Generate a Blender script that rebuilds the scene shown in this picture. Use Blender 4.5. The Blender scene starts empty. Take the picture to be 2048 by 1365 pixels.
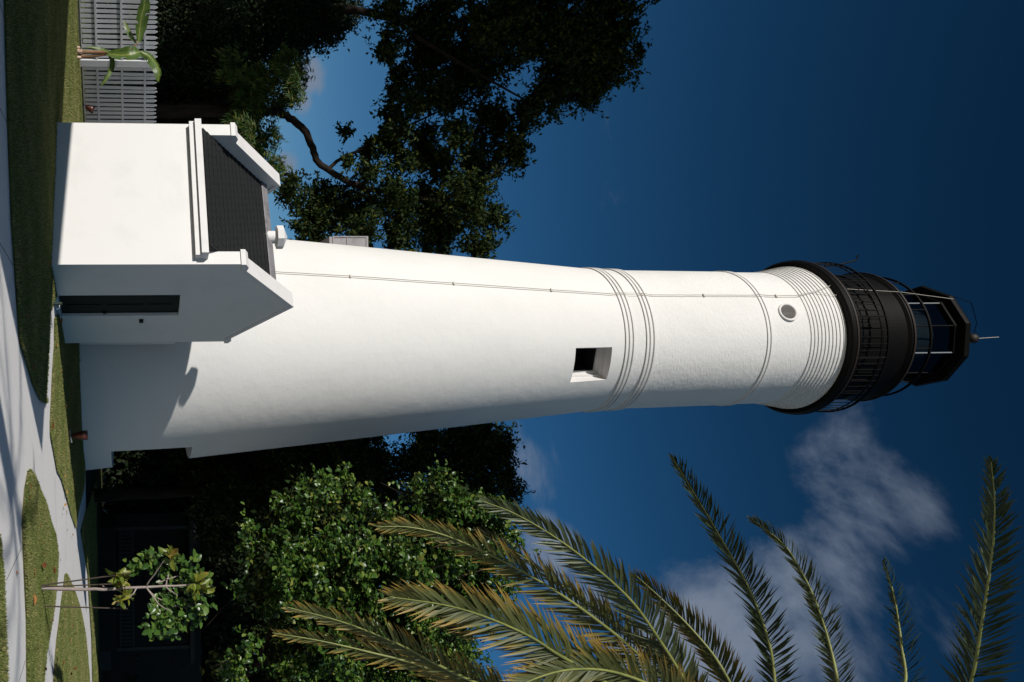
import bpy, bmesh, math, random
import numpy as np
from mathutils import Vector, Matrix

SC = bpy.context.scene
COL = SC.collection
R = math.radians
RNG = np.random.default_rng(11)
random.seed(11)

# ------------------------------------------------------------------ camera
# a shift lens on a camera turned on its side: world up runs to the right of the frame
cam_d = bpy.data.cameras.new("camera")
cam = bpy.data.objects.new("camera", cam_d)
COL.objects.link(cam)
SC.camera = cam
F_ = Vector((0.0, 0.996265, 0.086352)); U_ = Vector((0.010374, -0.086347, 0.996211)); RT = Vector((0.999946, 0.000896, -0.010335))
M_ = Matrix((U_, -RT, -F_)).transposed().to_4x4()
M_.translation = Vector((0, 0, 1.65))
cam.matrix_world = M_
cam_d.sensor_fit = 'HORIZONTAL'
cam_d.sensor_width = 36.0
cam_d.lens = 1638.683 / 2048 * 36
cam_d.shift_x = (1024 - 402.85) / 2048
cam_d.clip_start = 0.1
cam_d.clip_end = 4000

# ------------------------------------------------------------------ light
SUN_EL, SUN_AZ = R(20.4), R(44.8)          # azimuth: to the left of straight back towards the camera
SUNV = Vector((-math.cos(SUN_EL) * math.sin(SUN_AZ), -math.cos(SUN_EL) * math.cos(SUN_AZ), math.sin(SUN_EL)))
sl = bpy.data.lights.new("sun", 'SUN')
sl.energy = 4.6
sl.angle = R(0.55)
sl.color = (1.0, 0.965, 0.90)
sun = bpy.data.objects.new("sun", sl)
COL.objects.link(sun)
sun.rotation_euler = SUNV.to_track_quat('Z', 'Y').to_euler()

SC.view_settings.view_transform = 'Standard'
SC.view_settings.look = 'None'
SC.view_settings.exposure = 0.0
SC.view_settings.gamma = 1.0
SC.view_settings.use_curve_mapping = False
SC.cycles.max_bounces = 6
SC.cycles.diffuse_bounces = 3
SC.cycles.transparent_max_bounces = 8

w = bpy.data.worlds.new("World")
SC.world = w
w.use_nodes = True
nt = w.node_tree
nt.nodes.clear()
def N(t, typ, **kw):
    n = t.nodes.new(typ)
    for k, v in kw.items():
        if k.startswith('i_'):
            n.inputs[k[2:].replace('_', ' ')].default_value = v
        else:
            setattr(n, k, v)
    return n
out = N(nt, 'ShaderNodeOutputWorld')
bg = N(nt, 'ShaderNodeBackground'); bg.inputs['Strength'].default_value = 0.09
sky = N(nt, 'ShaderNodeTexSky', sky_type='NISHITA', sun_disc=False)
sky.sun_elevation = SUN_EL
sky.sun_rotation = math.atan2(SUNV.x, SUNV.y)
sky.air_density = 1.0; sky.dust_density = 0.3; sky.ozone_density = 3.0
hs = N(nt, 'ShaderNodeHueSaturation'); hs.inputs['Saturation'].default_value = 1.30; hs.inputs['Value'].default_value = 1.0
gm = N(nt, 'ShaderNodeGamma'); gm.inputs['Gamma'].default_value = 1.0
tc = N(nt, 'ShaderNodeTexCoord')
sep = N(nt, 'ShaderNodeSeparateXYZ')
nt.links.new(tc.outputs['Generated'], sep.inputs[0])
zz = N(nt, 'ShaderNodeMath', operation='ADD'); zz.inputs[1].default_value = 0.28
zm = N(nt, 'ShaderNodeMath', operation='MAXIMUM'); zm.inputs[1].default_value = 0.05
nt.links.new(sep.outputs['Z'], zm.inputs[0]); nt.links.new(zm.outputs[0], zz.inputs[0])
dv = N(nt, 'ShaderNodeVectorMath', operation='DIVIDE')
cmb = N(nt, 'ShaderNodeCombineXYZ')
for i in range(3): nt.links.new(zz.outputs[0], cmb.inputs[i])
nt.links.new(tc.outputs['Generated'], dv.inputs[0]); nt.links.new(cmb.outputs[0], dv.inputs[1])
n1 = N(nt, 'ShaderNodeTexNoise'); n1.inputs['Scale'].default_value = 3.2; n1.inputs['Detail'].default_value = 10; n1.inputs['Roughness'].default_value = 0.60; n1.inputs['Distortion'].default_value = 0.35
n2 = N(nt, 'ShaderNodeTexNoise'); n2.inputs['Scale'].default_value = 1.3; n2.inputs['Detail'].default_value = 2
nt.links.new(dv.outputs[0], n1.inputs['Vector']); nt.links.new(dv.outputs[0], n2.inputs['Vector'])
# wind-drawn banks: where clouds gather in this sky (direction, size), with a scatter of others all round
acc = None
for (x, y, z), size, amt in [((0.138, 0.721, 0.679), 0.13, 0.36), ((0.158, 0.702, 0.695), 0.1, 0.34), ((0.201, 0.732, 0.651), 0.11, 0.33), ((0.269, 0.737, 0.62), 0.14, 0.42), ((0.312, 0.755, 0.577), 0.13, 0.5), ((0.308, 0.714, 0.629), 0.12, 0.46), ((0.339, 0.735, 0.587), 0.2, 0.42), ((0.15, 0.877, 0.456), 0.08, 0.28), ((0.165, 0.86, 0.484), 0.05, 0.24), ((0.235, 0.859, 0.454), 0.075, 0.56), ((0.272, 0.835, 0.477), 0.06, 0.5), ((-0.305, 0.929, 0.209), 0.042, 0.6), ((-0.277, 0.94, 0.2), 0.03, 0.45), ((0.246, 0.658, 0.712), 0.1, 0.2), ((-0.208, 0.96, 0.185), 0.03, 0.4)]:
    vd = N(nt, 'ShaderNodeVectorMath', operation='DISTANCE')
    vd.inputs[1].default_value = Vector((x, y, z)).normalized()
    nrm = N(nt, 'ShaderNodeVectorMath', operation='NORMALIZE')
    nt.links.new(tc.outputs['Generated'], nrm.inputs[0]); nt.links.new(nrm.outputs[0], vd.inputs[0])
    mr = N(nt, 'ShaderNodeMapRange', interpolation_type='SMOOTHSTEP')
    mr.inputs['From Min'].default_value = size; mr.inputs['From Max'].default_value = size * 0.12
    mr.inputs['To Min'].default_value = 0; mr.inputs['To Max'].default_value = amt
    nt.links.new(vd.outputs['Value'], mr.inputs['Value'])
    if acc is None: acc = mr.outputs[0]
    else:
        a = N(nt, 'ShaderNodeMath', operation='MAXIMUM')
        nt.links.new(acc, a.inputs[0]); nt.links.new(mr.outputs[0], a.inputs[1]); acc = a.outputs[0]
sc_ = N(nt, 'ShaderNodeMapRange', interpolation_type='SMOOTHSTEP')
sc_.inputs['From Min'].default_value = 0.66; sc_.inputs['From Max'].default_value = 0.82; sc_.inputs['To Max'].default_value = 0.12
nt.links.new(n2.outputs['Fac'], sc_.inputs['Value'])
mx = N(nt, 'ShaderNodeMath', operation='MAXIMUM'); nt.links.new(acc, mx.inputs[0]); nt.links.new(sc_.outputs[0], mx.inputs[1])
ad = N(nt, 'ShaderNodeMath', operation='ADD'); nw = N(nt, 'ShaderNodeMapRange'); nw.clamp = False; nw.inputs['To Min'].default_value = -0.40; nw.inputs['To Max'].default_value = 1.40
nt.links.new(n1.outputs['Fac'], nw.inputs['Value']); nt.links.new(mx.outputs[0], ad.inputs[0]); nt.links.new(nw.outputs[0], ad.inputs[1])
cl = N(nt, 'ShaderNodeMapRange', interpolation_type='SMOOTHSTEP')
cl.inputs['From Min'].default_value = 0.75; cl.inputs['From Max'].default_value = 1.18; cl.inputs['To Max'].default_value = 0.95
nt.links.new(ad.outputs[0], cl.inputs['Value'])
mix = N(nt, 'ShaderNodeMix', data_type='RGBA')
mix.inputs['B'].default_value = (2.05, 2.5, 3.3, 1)
er = N(nt, 'ShaderNodeValToRGB')
els = er.color_ramp.elements
while len(els) < len(((0.0, .92), (.15, .90), (.30, .78), (.48, .60), (.62, .42), (.75, .28), (1.0, .22))): els.new(0.5)
for e, (p, v) in zip(els, ((0.0, .92), (.15, .90), (.30, .78), (.48, .60), (.62, .42), (.75, .28), (1.0, .22))): e.position = p; e.color = (v, v, v, 1)
nt.links.new(sep.outputs['Z'], er.inputs[0])
ml = N(nt, 'ShaderNodeMix', data_type='RGBA', blend_type='MULTIPLY'); ml.inputs['Factor'].default_value = 1.0
nt.links.new(sky.outputs[0], ml.inputs['A']); nt.links.new(er.outputs[0], ml.inputs['B'])
nt.links.new(ml.outputs['Result'], gm.inputs[0]); nt.links.new(gm.outputs[0], hs.inputs['Color'])
nt.links.new(hs.outputs[0], mix.inputs['A']); nt.links.new(cl.outputs[0], mix.inputs['Factor'])
nt.links.new(mix.outputs['Result'], bg.inputs['Color'])
nt.links.new(bg.outputs[0], out.inputs[0])

# ------------------------------------------------------------------ places (metres), all as (x, y, z[, radius])
LAWN_LEFT = [(-5.0, 11.17), (-4.53, 11.18), (-4.3, 11.21), (-3.83, 11.26), (-2.98, 11.37), (-1.65, 11.62), (-0.89, 11.96), (-0.33, 12.18), (-0.0, 12.35), (0.32, 13.1), (0.68, 13.85), (1.02, 14.95), (1.13, 15.7), (1.14, 16.13), (1.04, 15.82), (0.69, 16.14), (0.37, 16.37), (-0.31, 16.65), (-0.65, 16.79), (-1.04, 18.32), (-1.94, 18.75), (-5.0, 21.5), (-5.5, 34), (-34, 34), (-34, 8)]
LAWN_TOWER = [(-0.52, 17.98), (0.04, 17.89), (0.57, 17.45), (1.1, 17.12), (1.59, 16.81), (1.83, 16.78), (1.99, 16.97), (2.25, 17.38), (2.78, 18.13), (3.16, 19.24), (3.82, 20.62), (4.54, 22.05), (5.34, 23.9), (5.28, 23.95), (4.94, 24.46), (4.53, 25.0), (3.6, 29.5), (0, 29.5), (-1, 22.5)]
ISLAND_NEAR = [(2.03, 13.18), (2.24, 12.75), (2.62, 12.44), (3.0, 12.47), (3.55, 12.6), (4.25, 12.78), (5.21, 12.76), (6.07, 12.72), (6.72, 14.07), (6.05, 14.78), (5.7, 15.34), (5.56, 16.12), (5.41, 16.66), (5.24, 17.23), (4.92, 17.74), (4.58, 17.84), (4.03, 17.37), (3.49, 16.34), (2.98, 15.43), (2.52, 14.46), (2.15, 13.6), (2.02, 13.14)]
ISLAND_FAR = [(5.61, 20.08), (5.76, 19.62), (5.95, 18.9), (6.17, 18.41), (6.36, 17.72), (6.65, 17.22), (6.93, 16.93), (7.73, 16.16), (15.01, 31.19), (12.5, 30.37), (10.41, 28.52), (9.01, 26.65), (7.98, 24.99), (6.89, 22.91), (5.78, 20.51)]
LAWN_FAR = [(5.99, 26.28), (7.07, 27.89), (8.32, 29.88), (9.57, 30.69), (11.51, 32.21), (13.43, 32.62), (16.41, 33.25), (30, 60), (7, 60), (6, 29.5)]
LAWN_NEAR = [(2.32, 10.11), (2.57, 10.27), (2.86, 10.39), (3.25, 10.43), (3.69, 10.46), (4.14, 10.51), (5.0, 10.49), (7.5, 7.5), (3, 7.5)]
SAPLING = [(4.29, 14.56, 0.0), (4.28, 14.64, 0.0), (4.5, 15.2, 0.0), (4.77, 15.09, 0.0)]
CANOPY_LEFT = [(-12.51, 31.98, 14.18, 1.85), (-11.04, 31.99, 15.62, 1.66), (-12.33, 31.05, 17.27, 1.99), (-11.6, 30.31, 18.9, 1.94), (-10.68, 29.57, 19.96, 1.3), (-9.68, 30.63, 19.77, 1.03), (-9.18, 30.71, 17.77, 0.97), (-12.0, 29.54, 19.96, 1.08), (-12.09, 29.56, 15.55, 1.44), (-10.0, 32.6, 14.82, 0.95), (-10.53, 31.49, 19.13, 1.34), (-12.23, 30.15, 11.53, 0.83), (-11.23, 30.79, 11.53, 0.71), (-10.75, 32.52, 12.69, 0.63), (-11.1, 32.27, 13.65, 0.98), (-8.75, 32.1, 16.28, 1.14), (-8.57, 30.66, 16.93, 0.71), (-7.38, 30.98, 16.61, 0.98), (-6.91, 31.57, 15.6, 1.12), (-7.59, 29.59, 13.68, 0.76), (-6.81, 31.18, 13.61, 0.99), (-6.79, 30.27, 12.09, 0.7), (-8.39, 32.21, 12.05, 0.47), (-5.17, 29.61, 14.14, 1.26), (-4.72, 31.57, 16.1, 0.77), (-5.31, 32.18, 13.77, 1.34), (-5.25, 30.13, 11.64, 1.14), (-5.21, 32.27, 10.59, 1.3), (-5.49, 32.19, 9.45, 1.18), (-5.48, 29.46, 7.68, 0.75), (-4.42, 31.66, 8.72, 1.06), (-3.83, 29.4, 10.07, 0.9), (-4.04, 31.01, 13.71, 1.14), (-3.63, 30.8, 15.23, 0.75), (-6.26, 30.05, 10.66, 0.55), (-3.97, 30.44, 11.92, 0.93), (-7.52, 31.98, 11.15, 0.51), (-7.42, 30.41, 11.41, 0.59), (-7.86, 29.88, 11.81, 0.62), (-8.22, 31.64, 10.19, 0.19), (-8.88, 30.84, 11.75, 0.49), (-9.92, 31.96, 12.33, 0.55), (-8.75, 30.15, 12.27, 0.63), (-6.77, 30.42, 10.01, 0.3), (-7.98, 31.96, 13.4, 0.86), (-9.5, 31.02, 13.38, 0.95)]
CANOPY_LOW = [(-12.57, 33.02, 3.77, 1.41), (-10.49, 32.16, 4.49, 1.47), (-12.01, 31.45, 5.42, 1.73), (-9.74, 34.39, 4.67, 1.26), (-9.96, 31.67, 5.42, 1.16), (-13.48, 34.1, 7.22, 1.56), (-12.3, 32.58, 7.98, 1.39), (-13.66, 34.44, 9.21, 1.05), (-12.78, 32.68, 9.75, 1.04), (-14.01, 34.4, 10.95, 0.84), (-11.47, 33.18, 6.23, 1.21), (-10.87, 32.17, 3.31, 1.18), (-9.55, 33.77, 3.48, 1.03), (-8.9, 33.56, 5.21, 1.02), (-13.6, 33.59, 3.2, 1.23), (-9.75, 32.88, 6.58, 1.0), (-12.7, 32.11, 7.29, 1.18), (-14.02, 33.45, 6.08, 1.84), (-13.35, 31.74, 7.63, 1.36), (-14.18, 33.62, 9.68, 1.23)]
BRUSH = [(-9.53, 29.93, 6.7, 0.77), (-9.91, 29.1, 7.2, 0.67), (-9.41, 30.46, 6.22, 0.71), (-9.1, 28.52, 7.44, 0.49), (-7.53, 29.15, 5.64, 0.64), (-7.34, 30.45, 6.42, 0.67), (-6.22, 29.12, 6.8, 0.5), (-8.48, 30.18, 5.79, 0.55), (-9.95, 29.86, 5.58, 0.73), (-10.34, 30.91, 8.22, 0.41), (-9.23, 31.07, 7.47, 0.49), (-8.21, 30.22, 6.17, 0.55), (-7.83, 30.49, 6.96, 0.45), (-8.53, 28.39, 7.5, 0.28)]
CANOPY_RIGHT = [(4.58, 34.68, 17.76, 0.76), (5.5, 35.11, 17.14, 1.11), (5.62, 33.68, 17.5, 0.58), (4.58, 34.17, 15.84, 1.04), (5.82, 33.93, 15.29, 1.14), (4.95, 35.47, 14.89, 0.91), (5.37, 33.42, 13.25, 0.94), (5.28, 33.69, 12.05, 0.82), (5.46, 32.4, 10.42, 1.19), (5.65, 33.74, 9.5, 1.24), (5.72, 34.42, 7.93, 1.68), (5.84, 35.39, 6.34, 1.73), (6.8, 35.36, 18.51, 0.65), (6.4, 33.45, 16.29, 0.82), (5.62, 35.56, 5.05, 1.3), (6.44, 33.0, 5.2, 1.21), (4.6, 35.03, 11.59, 1.28), (3.76, 32.9, 13.94, 0.8), (3.68, 33.7, 16.43, 0.82), (4.46, 32.64, 9.66, 1.0), (5.15, 35.15, 11.17, 1.03), (5.82, 35.05, 12.14, 0.77), (5.07, 32.85, 8.47, 1.2), (6.78, 34.09, 10.0, 1.25), (6.56, 33.23, 12.11, 0.91), (6.86, 33.97, 13.87, 0.93), (7.58, 34.17, 15.37, 1.04), (7.75, 32.74, 10.48, 1.4), (8.83, 35.17, 13.38, 1.5), (9.71, 33.29, 9.56, 1.83), (10.6, 33.83, 12.47, 1.86), (9.28, 32.58, 14.6, 1.59), (12.02, 32.41, 8.3, 1.78), (13.21, 33.02, 11.55, 1.81), (12.25, 33.49, 14.5, 1.63), (9.11, 35.37, 17.1, 1.08), (9.12, 35.25, 8.04, 1.51)]
BUSH = [(4.22, 21.94, 6.75, 0.7), (4.86, 21.86, 6.17, 0.8), (5.55, 22.53, 5.74, 0.71), (4.11, 23.15, 7.76, 0.48), (4.36, 21.48, 7.86, 0.58), (4.0, 22.94, 10.5, 0.36), (4.4, 21.68, 10.29, 0.56), (5.14, 22.3, 9.81, 0.76), (5.43, 22.76, 9.1, 0.69), (4.76, 22.0, 11.13, 0.64), (5.2, 22.61, 12.13, 0.69), (5.86, 22.63, 12.57, 0.5), (5.28, 20.42, 7.15, 1.0), (5.96, 20.53, 5.88, 1.0), (7.0, 20.88, 6.6, 0.96), (6.76, 21.08, 5.46, 0.62), (6.63, 21.05, 7.65, 0.96), (5.82, 20.56, 8.76, 0.88), (5.74, 21.1, 10.04, 0.9), (6.25, 22.32, 11.69, 0.71), (8.79, 23.24, 8.77, 1.06), (8.28, 21.52, 6.88, 1.05), (8.73, 21.57, 5.94, 0.61), (7.8, 21.73, 9.57, 0.99), (7.6, 22.58, 11.49, 0.77), (9.42, 22.91, 11.03, 1.05), (9.83, 23.41, 9.41, 1.07), (5.5, 21.6, 4.76, 0.24), (6.94, 22.66, 4.59, 0.25), (5.01, 21.49, 4.68, 0.18), (4.58, 23.04, 7.15, 0.42), (3.87, 21.14, 9.26, 0.28), (4.71, 23.19, 5.87, 0.42), (9.46, 22.02, 7.54, 0.94), (9.83, 22.72, 6.3, 0.83), (10.03, 22.11, 10.11, 1.08), (6.82, 21.41, 11.69, 0.52), (8.89, 21.98, 4.37, 0.54), (7.7, 20.56, 4.59, 0.25)]
LIMB = [(-8.56, 31.0, 0.41), (-8.59, 31.0, 1.54), (-8.65, 31.0, 3.04), (-8.76, 31.0, 5.14), (-8.78, 31.0, 6.68), (-8.71, 31.0, 7.45), (-8.39, 31.0, 8.03), (-7.98, 31.0, 8.45), (-7.31, 31.0, 8.7), (-6.77, 31.0, 8.99), (-6.31, 31.0, 9.67), (-5.93, 31.0, 10.55), (-5.63, 31.0, 12.13), (-5.31, 31.0, 13.72)]
LIMB_B = [(-6.54, 31.0, 9.28), (-7.03, 31.0, 9.87), (-7.32, 31.0, 10.56), (-7.91, 31.0, 11.36), (-8.31, 31.0, 12.36)]
FRONDS = [[(4.763, 8.6, 8.836), (4.25, 8.7, 8.908), (3.983, 8.8, 8.977), (3.561, 8.9, 8.991), (2.977, 9.0, 8.843), (2.258, 9.1, 8.491), (1.437, 9.2, 8.041)], [(4.833, 8.6, 9.1), (4.39, 8.786, 9.793), (4.097, 8.971, 9.912), (3.788, 9.157, 9.997), (3.399, 9.343, 10.026), (3.055, 9.529, 10.01), (2.673, 9.714, 9.892), (2.355, 9.9, 9.593)], [(4.84, 8.6, 9.221), (4.519, 8.867, 10.466), (4.212, 9.133, 10.938), (3.866, 9.4, 11.161), (3.526, 9.667, 11.374), (3.259, 9.933, 11.553), (3.04, 10.2, 11.713)], [(4.732, 8.3, 9.072), (4.227, 8.117, 10.449), (3.693, 7.933, 10.469), (2.916, 7.75, 10.409), (2.244, 7.567, 10.308), (1.698, 7.383, 10.136), (1.246, 7.2, 9.893)], [(4.695, 8.4, 8.458), (4.15, 8.35, 7.847), (3.71, 8.3, 7.542), (3.277, 8.25, 7.247), (2.796, 8.2, 6.885), (2.399, 8.15, 6.446), (2.06, 8.1, 5.989), (1.795, 8.05, 5.539), (1.648, 8.0, 5.181)], [(4.522, 8.4, 8.286), (3.786, 8.429, 7.449), (3.314, 8.457, 6.959), (2.81, 8.486, 6.301), (2.446, 8.514, 5.702), (2.136, 8.543, 5.05), (2.023, 8.571, 4.619), (2.013, 8.6, 4.261)], [(4.579, 8.5, 8.423), (4.029, 8.683, 7.979), (3.572, 8.867, 7.514), (3.218, 9.05, 7.091), (2.94, 9.233, 6.712), (2.591, 9.417, 6.256), (2.332, 9.6, 5.796)], [(4.627, 8.2, 8.125), (3.965, 8.029, 7.115), (3.402, 7.857, 6.262), (3.105, 7.686, 5.79), (2.847, 7.514, 5.411), (2.589, 7.343, 4.913), (2.405, 7.171, 4.455), (2.254, 7.0, 3.885)], [(4.788, 8.3, 8.146), (4.185, 8.2, 6.787), (3.773, 8.1, 5.702), (3.471, 8.0, 5.078), (3.248, 7.9, 4.678), (2.984, 7.8, 4.24), (2.712, 7.7, 3.669), (2.509, 7.6, 3.094)], [(4.842, 8.3, 8.145), (4.264, 8.383, 6.62), (3.874, 8.467, 5.552), (3.523, 8.55, 4.761), (3.369, 8.633, 4.185), (3.254, 8.717, 3.658), (3.176, 8.8, 3.154)], [(4.524, 8.2, 8.183), (4.061, 8.067, 7.636), (3.637, 7.933, 7.054), (3.352, 7.8, 6.438), (3.249, 7.667, 5.895), (3.28, 7.533, 5.421), (3.386, 7.4, 5.061)], [(4.751, 8.5, 8.539), (4.298, 8.72, 8.543), (3.812, 8.94, 8.415), (3.477, 9.16, 8.24), (3.151, 9.38, 7.988), (2.936, 9.6, 7.815)], [(4.587, 8.2, 8.353), (4.113, 8.12, 8.18), (3.801, 8.04, 7.896), (3.59, 7.96, 7.453), (3.494, 7.88, 6.965), (3.554, 7.8, 6.488)], [(4.543, 8.2, 8.525), (4.053, 7.95, 8.542), (3.684, 7.7, 8.544), (3.433, 7.45, 8.637), (3.408, 7.2, 8.811)]]
PALM_C = (4.76, 8.4, 8.67)
SAP_TRUNK = [(4.29, 14.56, -0.06), (4.34, 14.56, 0.55), (4.36, 14.56, 1.2), (4.35, 14.56, 1.95), (4.35, 14.56, 2.38), (4.34, 14.56, 2.73)]
SAP_BR = [[(4.35, 14.56, 1.88), (4.08, 14.41, 2.04), (3.82, 14.26, 2.19)], [(4.35, 14.56, 1.88), (4.56, 14.63, 2.06), (4.75, 14.7, 2.42), (4.8, 14.76, 2.63)], [(4.35, 14.56, 1.88), (4.59, 14.36, 2.1), (4.69, 14.16, 2.33)], [(4.35, 14.56, 2.23), (4.19, 14.71, 2.29), (4.04, 14.86, 2.35)], [(4.35, 14.56, 2.23), (4.47, 14.36, 2.43)], [(4.28, 14.56, 2.09), (4.26, 14.71, 2.31), (4.24, 14.86, 2.58)], [(4.34, 14.56, 1.73), (4.43, 14.41, 1.64), (4.47, 14.26, 1.55)], [(4.36, 14.56, 1.2), (4.3, 14.56, 1.11)]]
SAP_CL = [(4.09, 14.46, 1.39, 0.14, 1), (4.25, 14.66, 1.45, 0.14, 1), (4.47, 14.26, 1.41, 0.12, 1), (4.48, 14.56, 1.51, 0.11, 1), (3.79, 14.46, 2.32, 0.14, 1), (4.43, 14.56, 2.82, 0.18, 1), (4.24, 14.36, 2.74, 0.16, 1), (4.0, 14.66, 1.69, 0.12, 0), (3.88, 14.76, 1.96, 0.14, 0), (4.05, 14.86, 2.12, 0.18, 0), (4.03, 14.76, 2.36, 0.2, 0), (4.13, 14.76, 2.72, 0.21, 0), (4.33, 14.66, 2.85, 0.21, 0), (4.36, 14.96, 2.6, 0.21, 0), (4.5, 14.96, 2.42, 0.23, 0), (4.62, 14.56, 2.88, 0.2, 0), (4.68, 14.66, 2.67, 0.23, 0), (4.8, 14.76, 2.4, 0.23, 0), (4.87, 14.36, 2.12, 0.18, 0), (4.97, 14.26, 1.98, 0.14, 0), (4.96, 14.46, 2.34, 0.21, 0), (5.17, 14.56, 2.25, 0.16, 0), (4.98, 14.76, 2.6, 0.2, 0), (4.87, 14.66, 2.84, 0.16, 0), (4.81, 14.56, 2.04, 0.12, 0), (4.68, 14.86, 2.23, 0.14, 0)]
BAN_STEMS = [[(-9.35, 26.6, -0.03), (-9.34, 26.6, 0.53), (-9.37, 26.6, 1.33), (-9.46, 26.6, 1.77)], [(-9.22, 26.6, -0.03), (-9.22, 26.65, 0.29), (-9.25, 26.65, 0.69), (-9.29, 26.6, 1.06)], [(-9.46, 26.6, 1.77), (-9.66, 26.65, 1.96), (-9.75, 26.7, 2.03)]]
BAN_LEAVES = [[(-9.73, 26.7, 2.01), (-10.12, 26.65, 2.05), (-10.47, 26.5, 2.11), (-10.81, 26.35, 2.2), (-11.04, 26.2, 2.2)], [(-9.27, 26.5, 1.0), (-9.16, 26.3, 1.33), (-9.14, 26.2, 1.65), (-9.21, 26.25, 1.89), (-9.3, 26.35, 2.05)], [(-9.37, 26.5, 2.06), (-9.23, 26.5, 2.34), (-8.99, 26.4, 2.53), (-8.68, 26.3, 2.65), (-8.31, 26.3, 2.62)], [(-9.24, 26.6, 1.06), (-9.04, 26.5, 1.15), (-8.77, 26.45, 1.12), (-8.45, 26.4, 0.96), (-8.19, 26.4, 0.78)], [(-9.24, 26.6, 1.17), (-9.33, 26.45, 0.97), (-9.37, 26.35, 0.7), (-9.41, 26.3, 0.34)], [(-9.68, 26.7, 1.96), (-9.88, 26.8, 1.87), (-10.21, 26.9, 1.71), (-10.5, 26.9, 1.55)]]


# ------------------------------------------------------------------ materials
def mat(name, base, rough=0.6, spec=0.3, noise=None, bump=None, metallic=0.0, fine=None):
    """noise: list of (scale, colour, low, high, object-space stretch); bump: (scale, strength, distance)"""
    m = bpy.data.materials.new(name); m.use_nodes = True
    t = m.node_tree; b = t.nodes['Principled BSDF']
    b.inputs['Roughness'].default_value = rough; b.inputs['Specular IOR Level'].default_value = spec; b.inputs['Metallic'].default_value = metallic
    tc = N(t, 'ShaderNodeTexCoord')
    cur = None
    b.inputs['Base Color'].default_value = (*base, 1)
    for (scale, colr, lo, hi, st) in (noise or []):
        mp = N(t, 'ShaderNodeMapping'); mp.inputs['Scale'].default_value = st
        t.links.new(tc.outputs['Object'], mp.inputs[0])
        nz = N(t, 'ShaderNodeTexNoise'); nz.inputs['Scale'].default_value = scale; nz.inputs['Detail'].default_value = 6; nz.inputs['Roughness'].default_value = 0.6
        t.links.new(mp.outputs[0], nz.inputs['Vector'])
        mr = N(t, 'ShaderNodeMapRange'); mr.inputs['From Min'].default_value = lo; mr.inputs['From Max'].default_value = hi
        t.links.new(nz.outputs['Fac'], mr.inputs['Value'])
        mxn = N(t, 'ShaderNodeMix', data_type='RGBA')
        if cur is None: mxn.inputs['A'].default_value = (*base, 1)
        else: t.links.new(cur, mxn.inputs['A'])
        mxn.inputs['B'].default_value = (*colr, 1)
        t.links.new(mr.outputs[0], mxn.inputs['Factor'])
        cur = mxn.outputs['Result']
    if cur is not None: t.links.new(cur, b.inputs['Base Color'])
    prev = None
    for (scale, strength, dist, st) in (bump or []):
        mp = N(t, 'ShaderNodeMapping'); mp.inputs['Scale'].default_value = st
        t.links.new(tc.outputs['Object'], mp.inputs[0])
        nz = N(t, 'ShaderNodeTexNoise'); nz.inputs['Scale'].default_value = scale; nz.inputs['Detail'].default_value = 5
        t.links.new(mp.outputs[0], nz.inputs['Vector'])
        bp = N(t, 'ShaderNodeBump'); bp.inputs['Strength'].default_value = strength; bp.inputs['Distance'].default_value = dist
        t.links.new(nz.outputs['Fac'], bp.inputs['Height'])
        if prev is not None: t.links.new(prev, bp.inputs['Normal'])
        prev = bp.outputs[0]
    if prev is not None: t.links.new(prev, b.inputs['Normal'])
    return m

def leaf_mat(name, stops, rough=0.45, spec=0.4, trans=0.25, attr='tint'):
    """leaf colour from a per-leaf number stored on the faces"""
    m = bpy.data.materials.new(name); m.use_nodes = True
    t = m.node_tree; b = t.nodes['Principled BSDF']
    at = N(t, 'ShaderNodeAttribute', attribute_name=attr)
    rp = N(t, 'ShaderNodeValToRGB')
    while len(rp.color_ramp.elements) < len(stops): rp.color_ramp.elements.new(0.5)
    for e, (p, c) in zip(rp.color_ramp.elements, stops): e.position = p; e.color = (*c, 1)
    t.links.new(at.outputs['Fac'], rp.inputs[0]); t.links.new(rp.outputs[0], b.inputs['Base Color'])
    b.inputs['Roughness'].default_value = rough; b.inputs['Specular IOR Level'].default_value = spec
    if trans > 0:
        tr = N(t, 'ShaderNodeBsdfTranslucent'); ms = N(t, 'ShaderNodeMixShader'); ms.inputs[0].default_value = trans
        o = t.nodes['Material Output']
        t.links.new(rp.outputs[0], tr.inputs[0]); t.links.new(b.outputs[0], ms.inputs[1]); t.links.new(tr.outputs[0], ms.inputs[2]); t.links.new(ms.outputs[0], o.inputs[0])
    return m

ONE = (1, 1, 1)
M_STUCCO = mat('white_stucco', (0.67, 0.655, 0.637), 0.85, 0.15,
    noise=[(0.45, (0.62, 0.61, 0.59), 0.45, 0.75, (1, 1, .5)), (9, (0.60, 0.59, 0.57), 0.62, 0.9, ONE), (1.6, (0.56, 0.55, 0.52), 0.68, 0.86, (1.6, 1.6, .25)), (5, (0.38, 0.35, 0.31), 0.76, 0.86, ONE)],
    bump=[(1.8, 0.4, 0.04, (1, 1, 1.2)), (8, 0.28, 0.009, (1, 1, 1.6)), (26, 0.5, 0.007, (1, 1, 1.6)), (90, 0.25, 0.003, ONE)])
M_BRICK = mat('white_painted_brick', (0.67, 0.655, 0.637), 0.85, 0.15,
    noise=[(0.6, (0.61, 0.60, 0.58), 0.45, 0.75, (1, 1, .6)), (14, (0.58, 0.57, 0.55), 0.55, 0.8, (1, 1, 3)), (5, (0.36, 0.33, 0.29), 0.75, 0.86, ONE)],
    bump=[(2.0, 0.4, 0.04, ONE), (6, 0.55, 0.022, (1, 1, 3.2)), (13, 0.6, 0.014, (1, 1, 3)), (60, 0.3, 0.004, ONE)])
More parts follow.
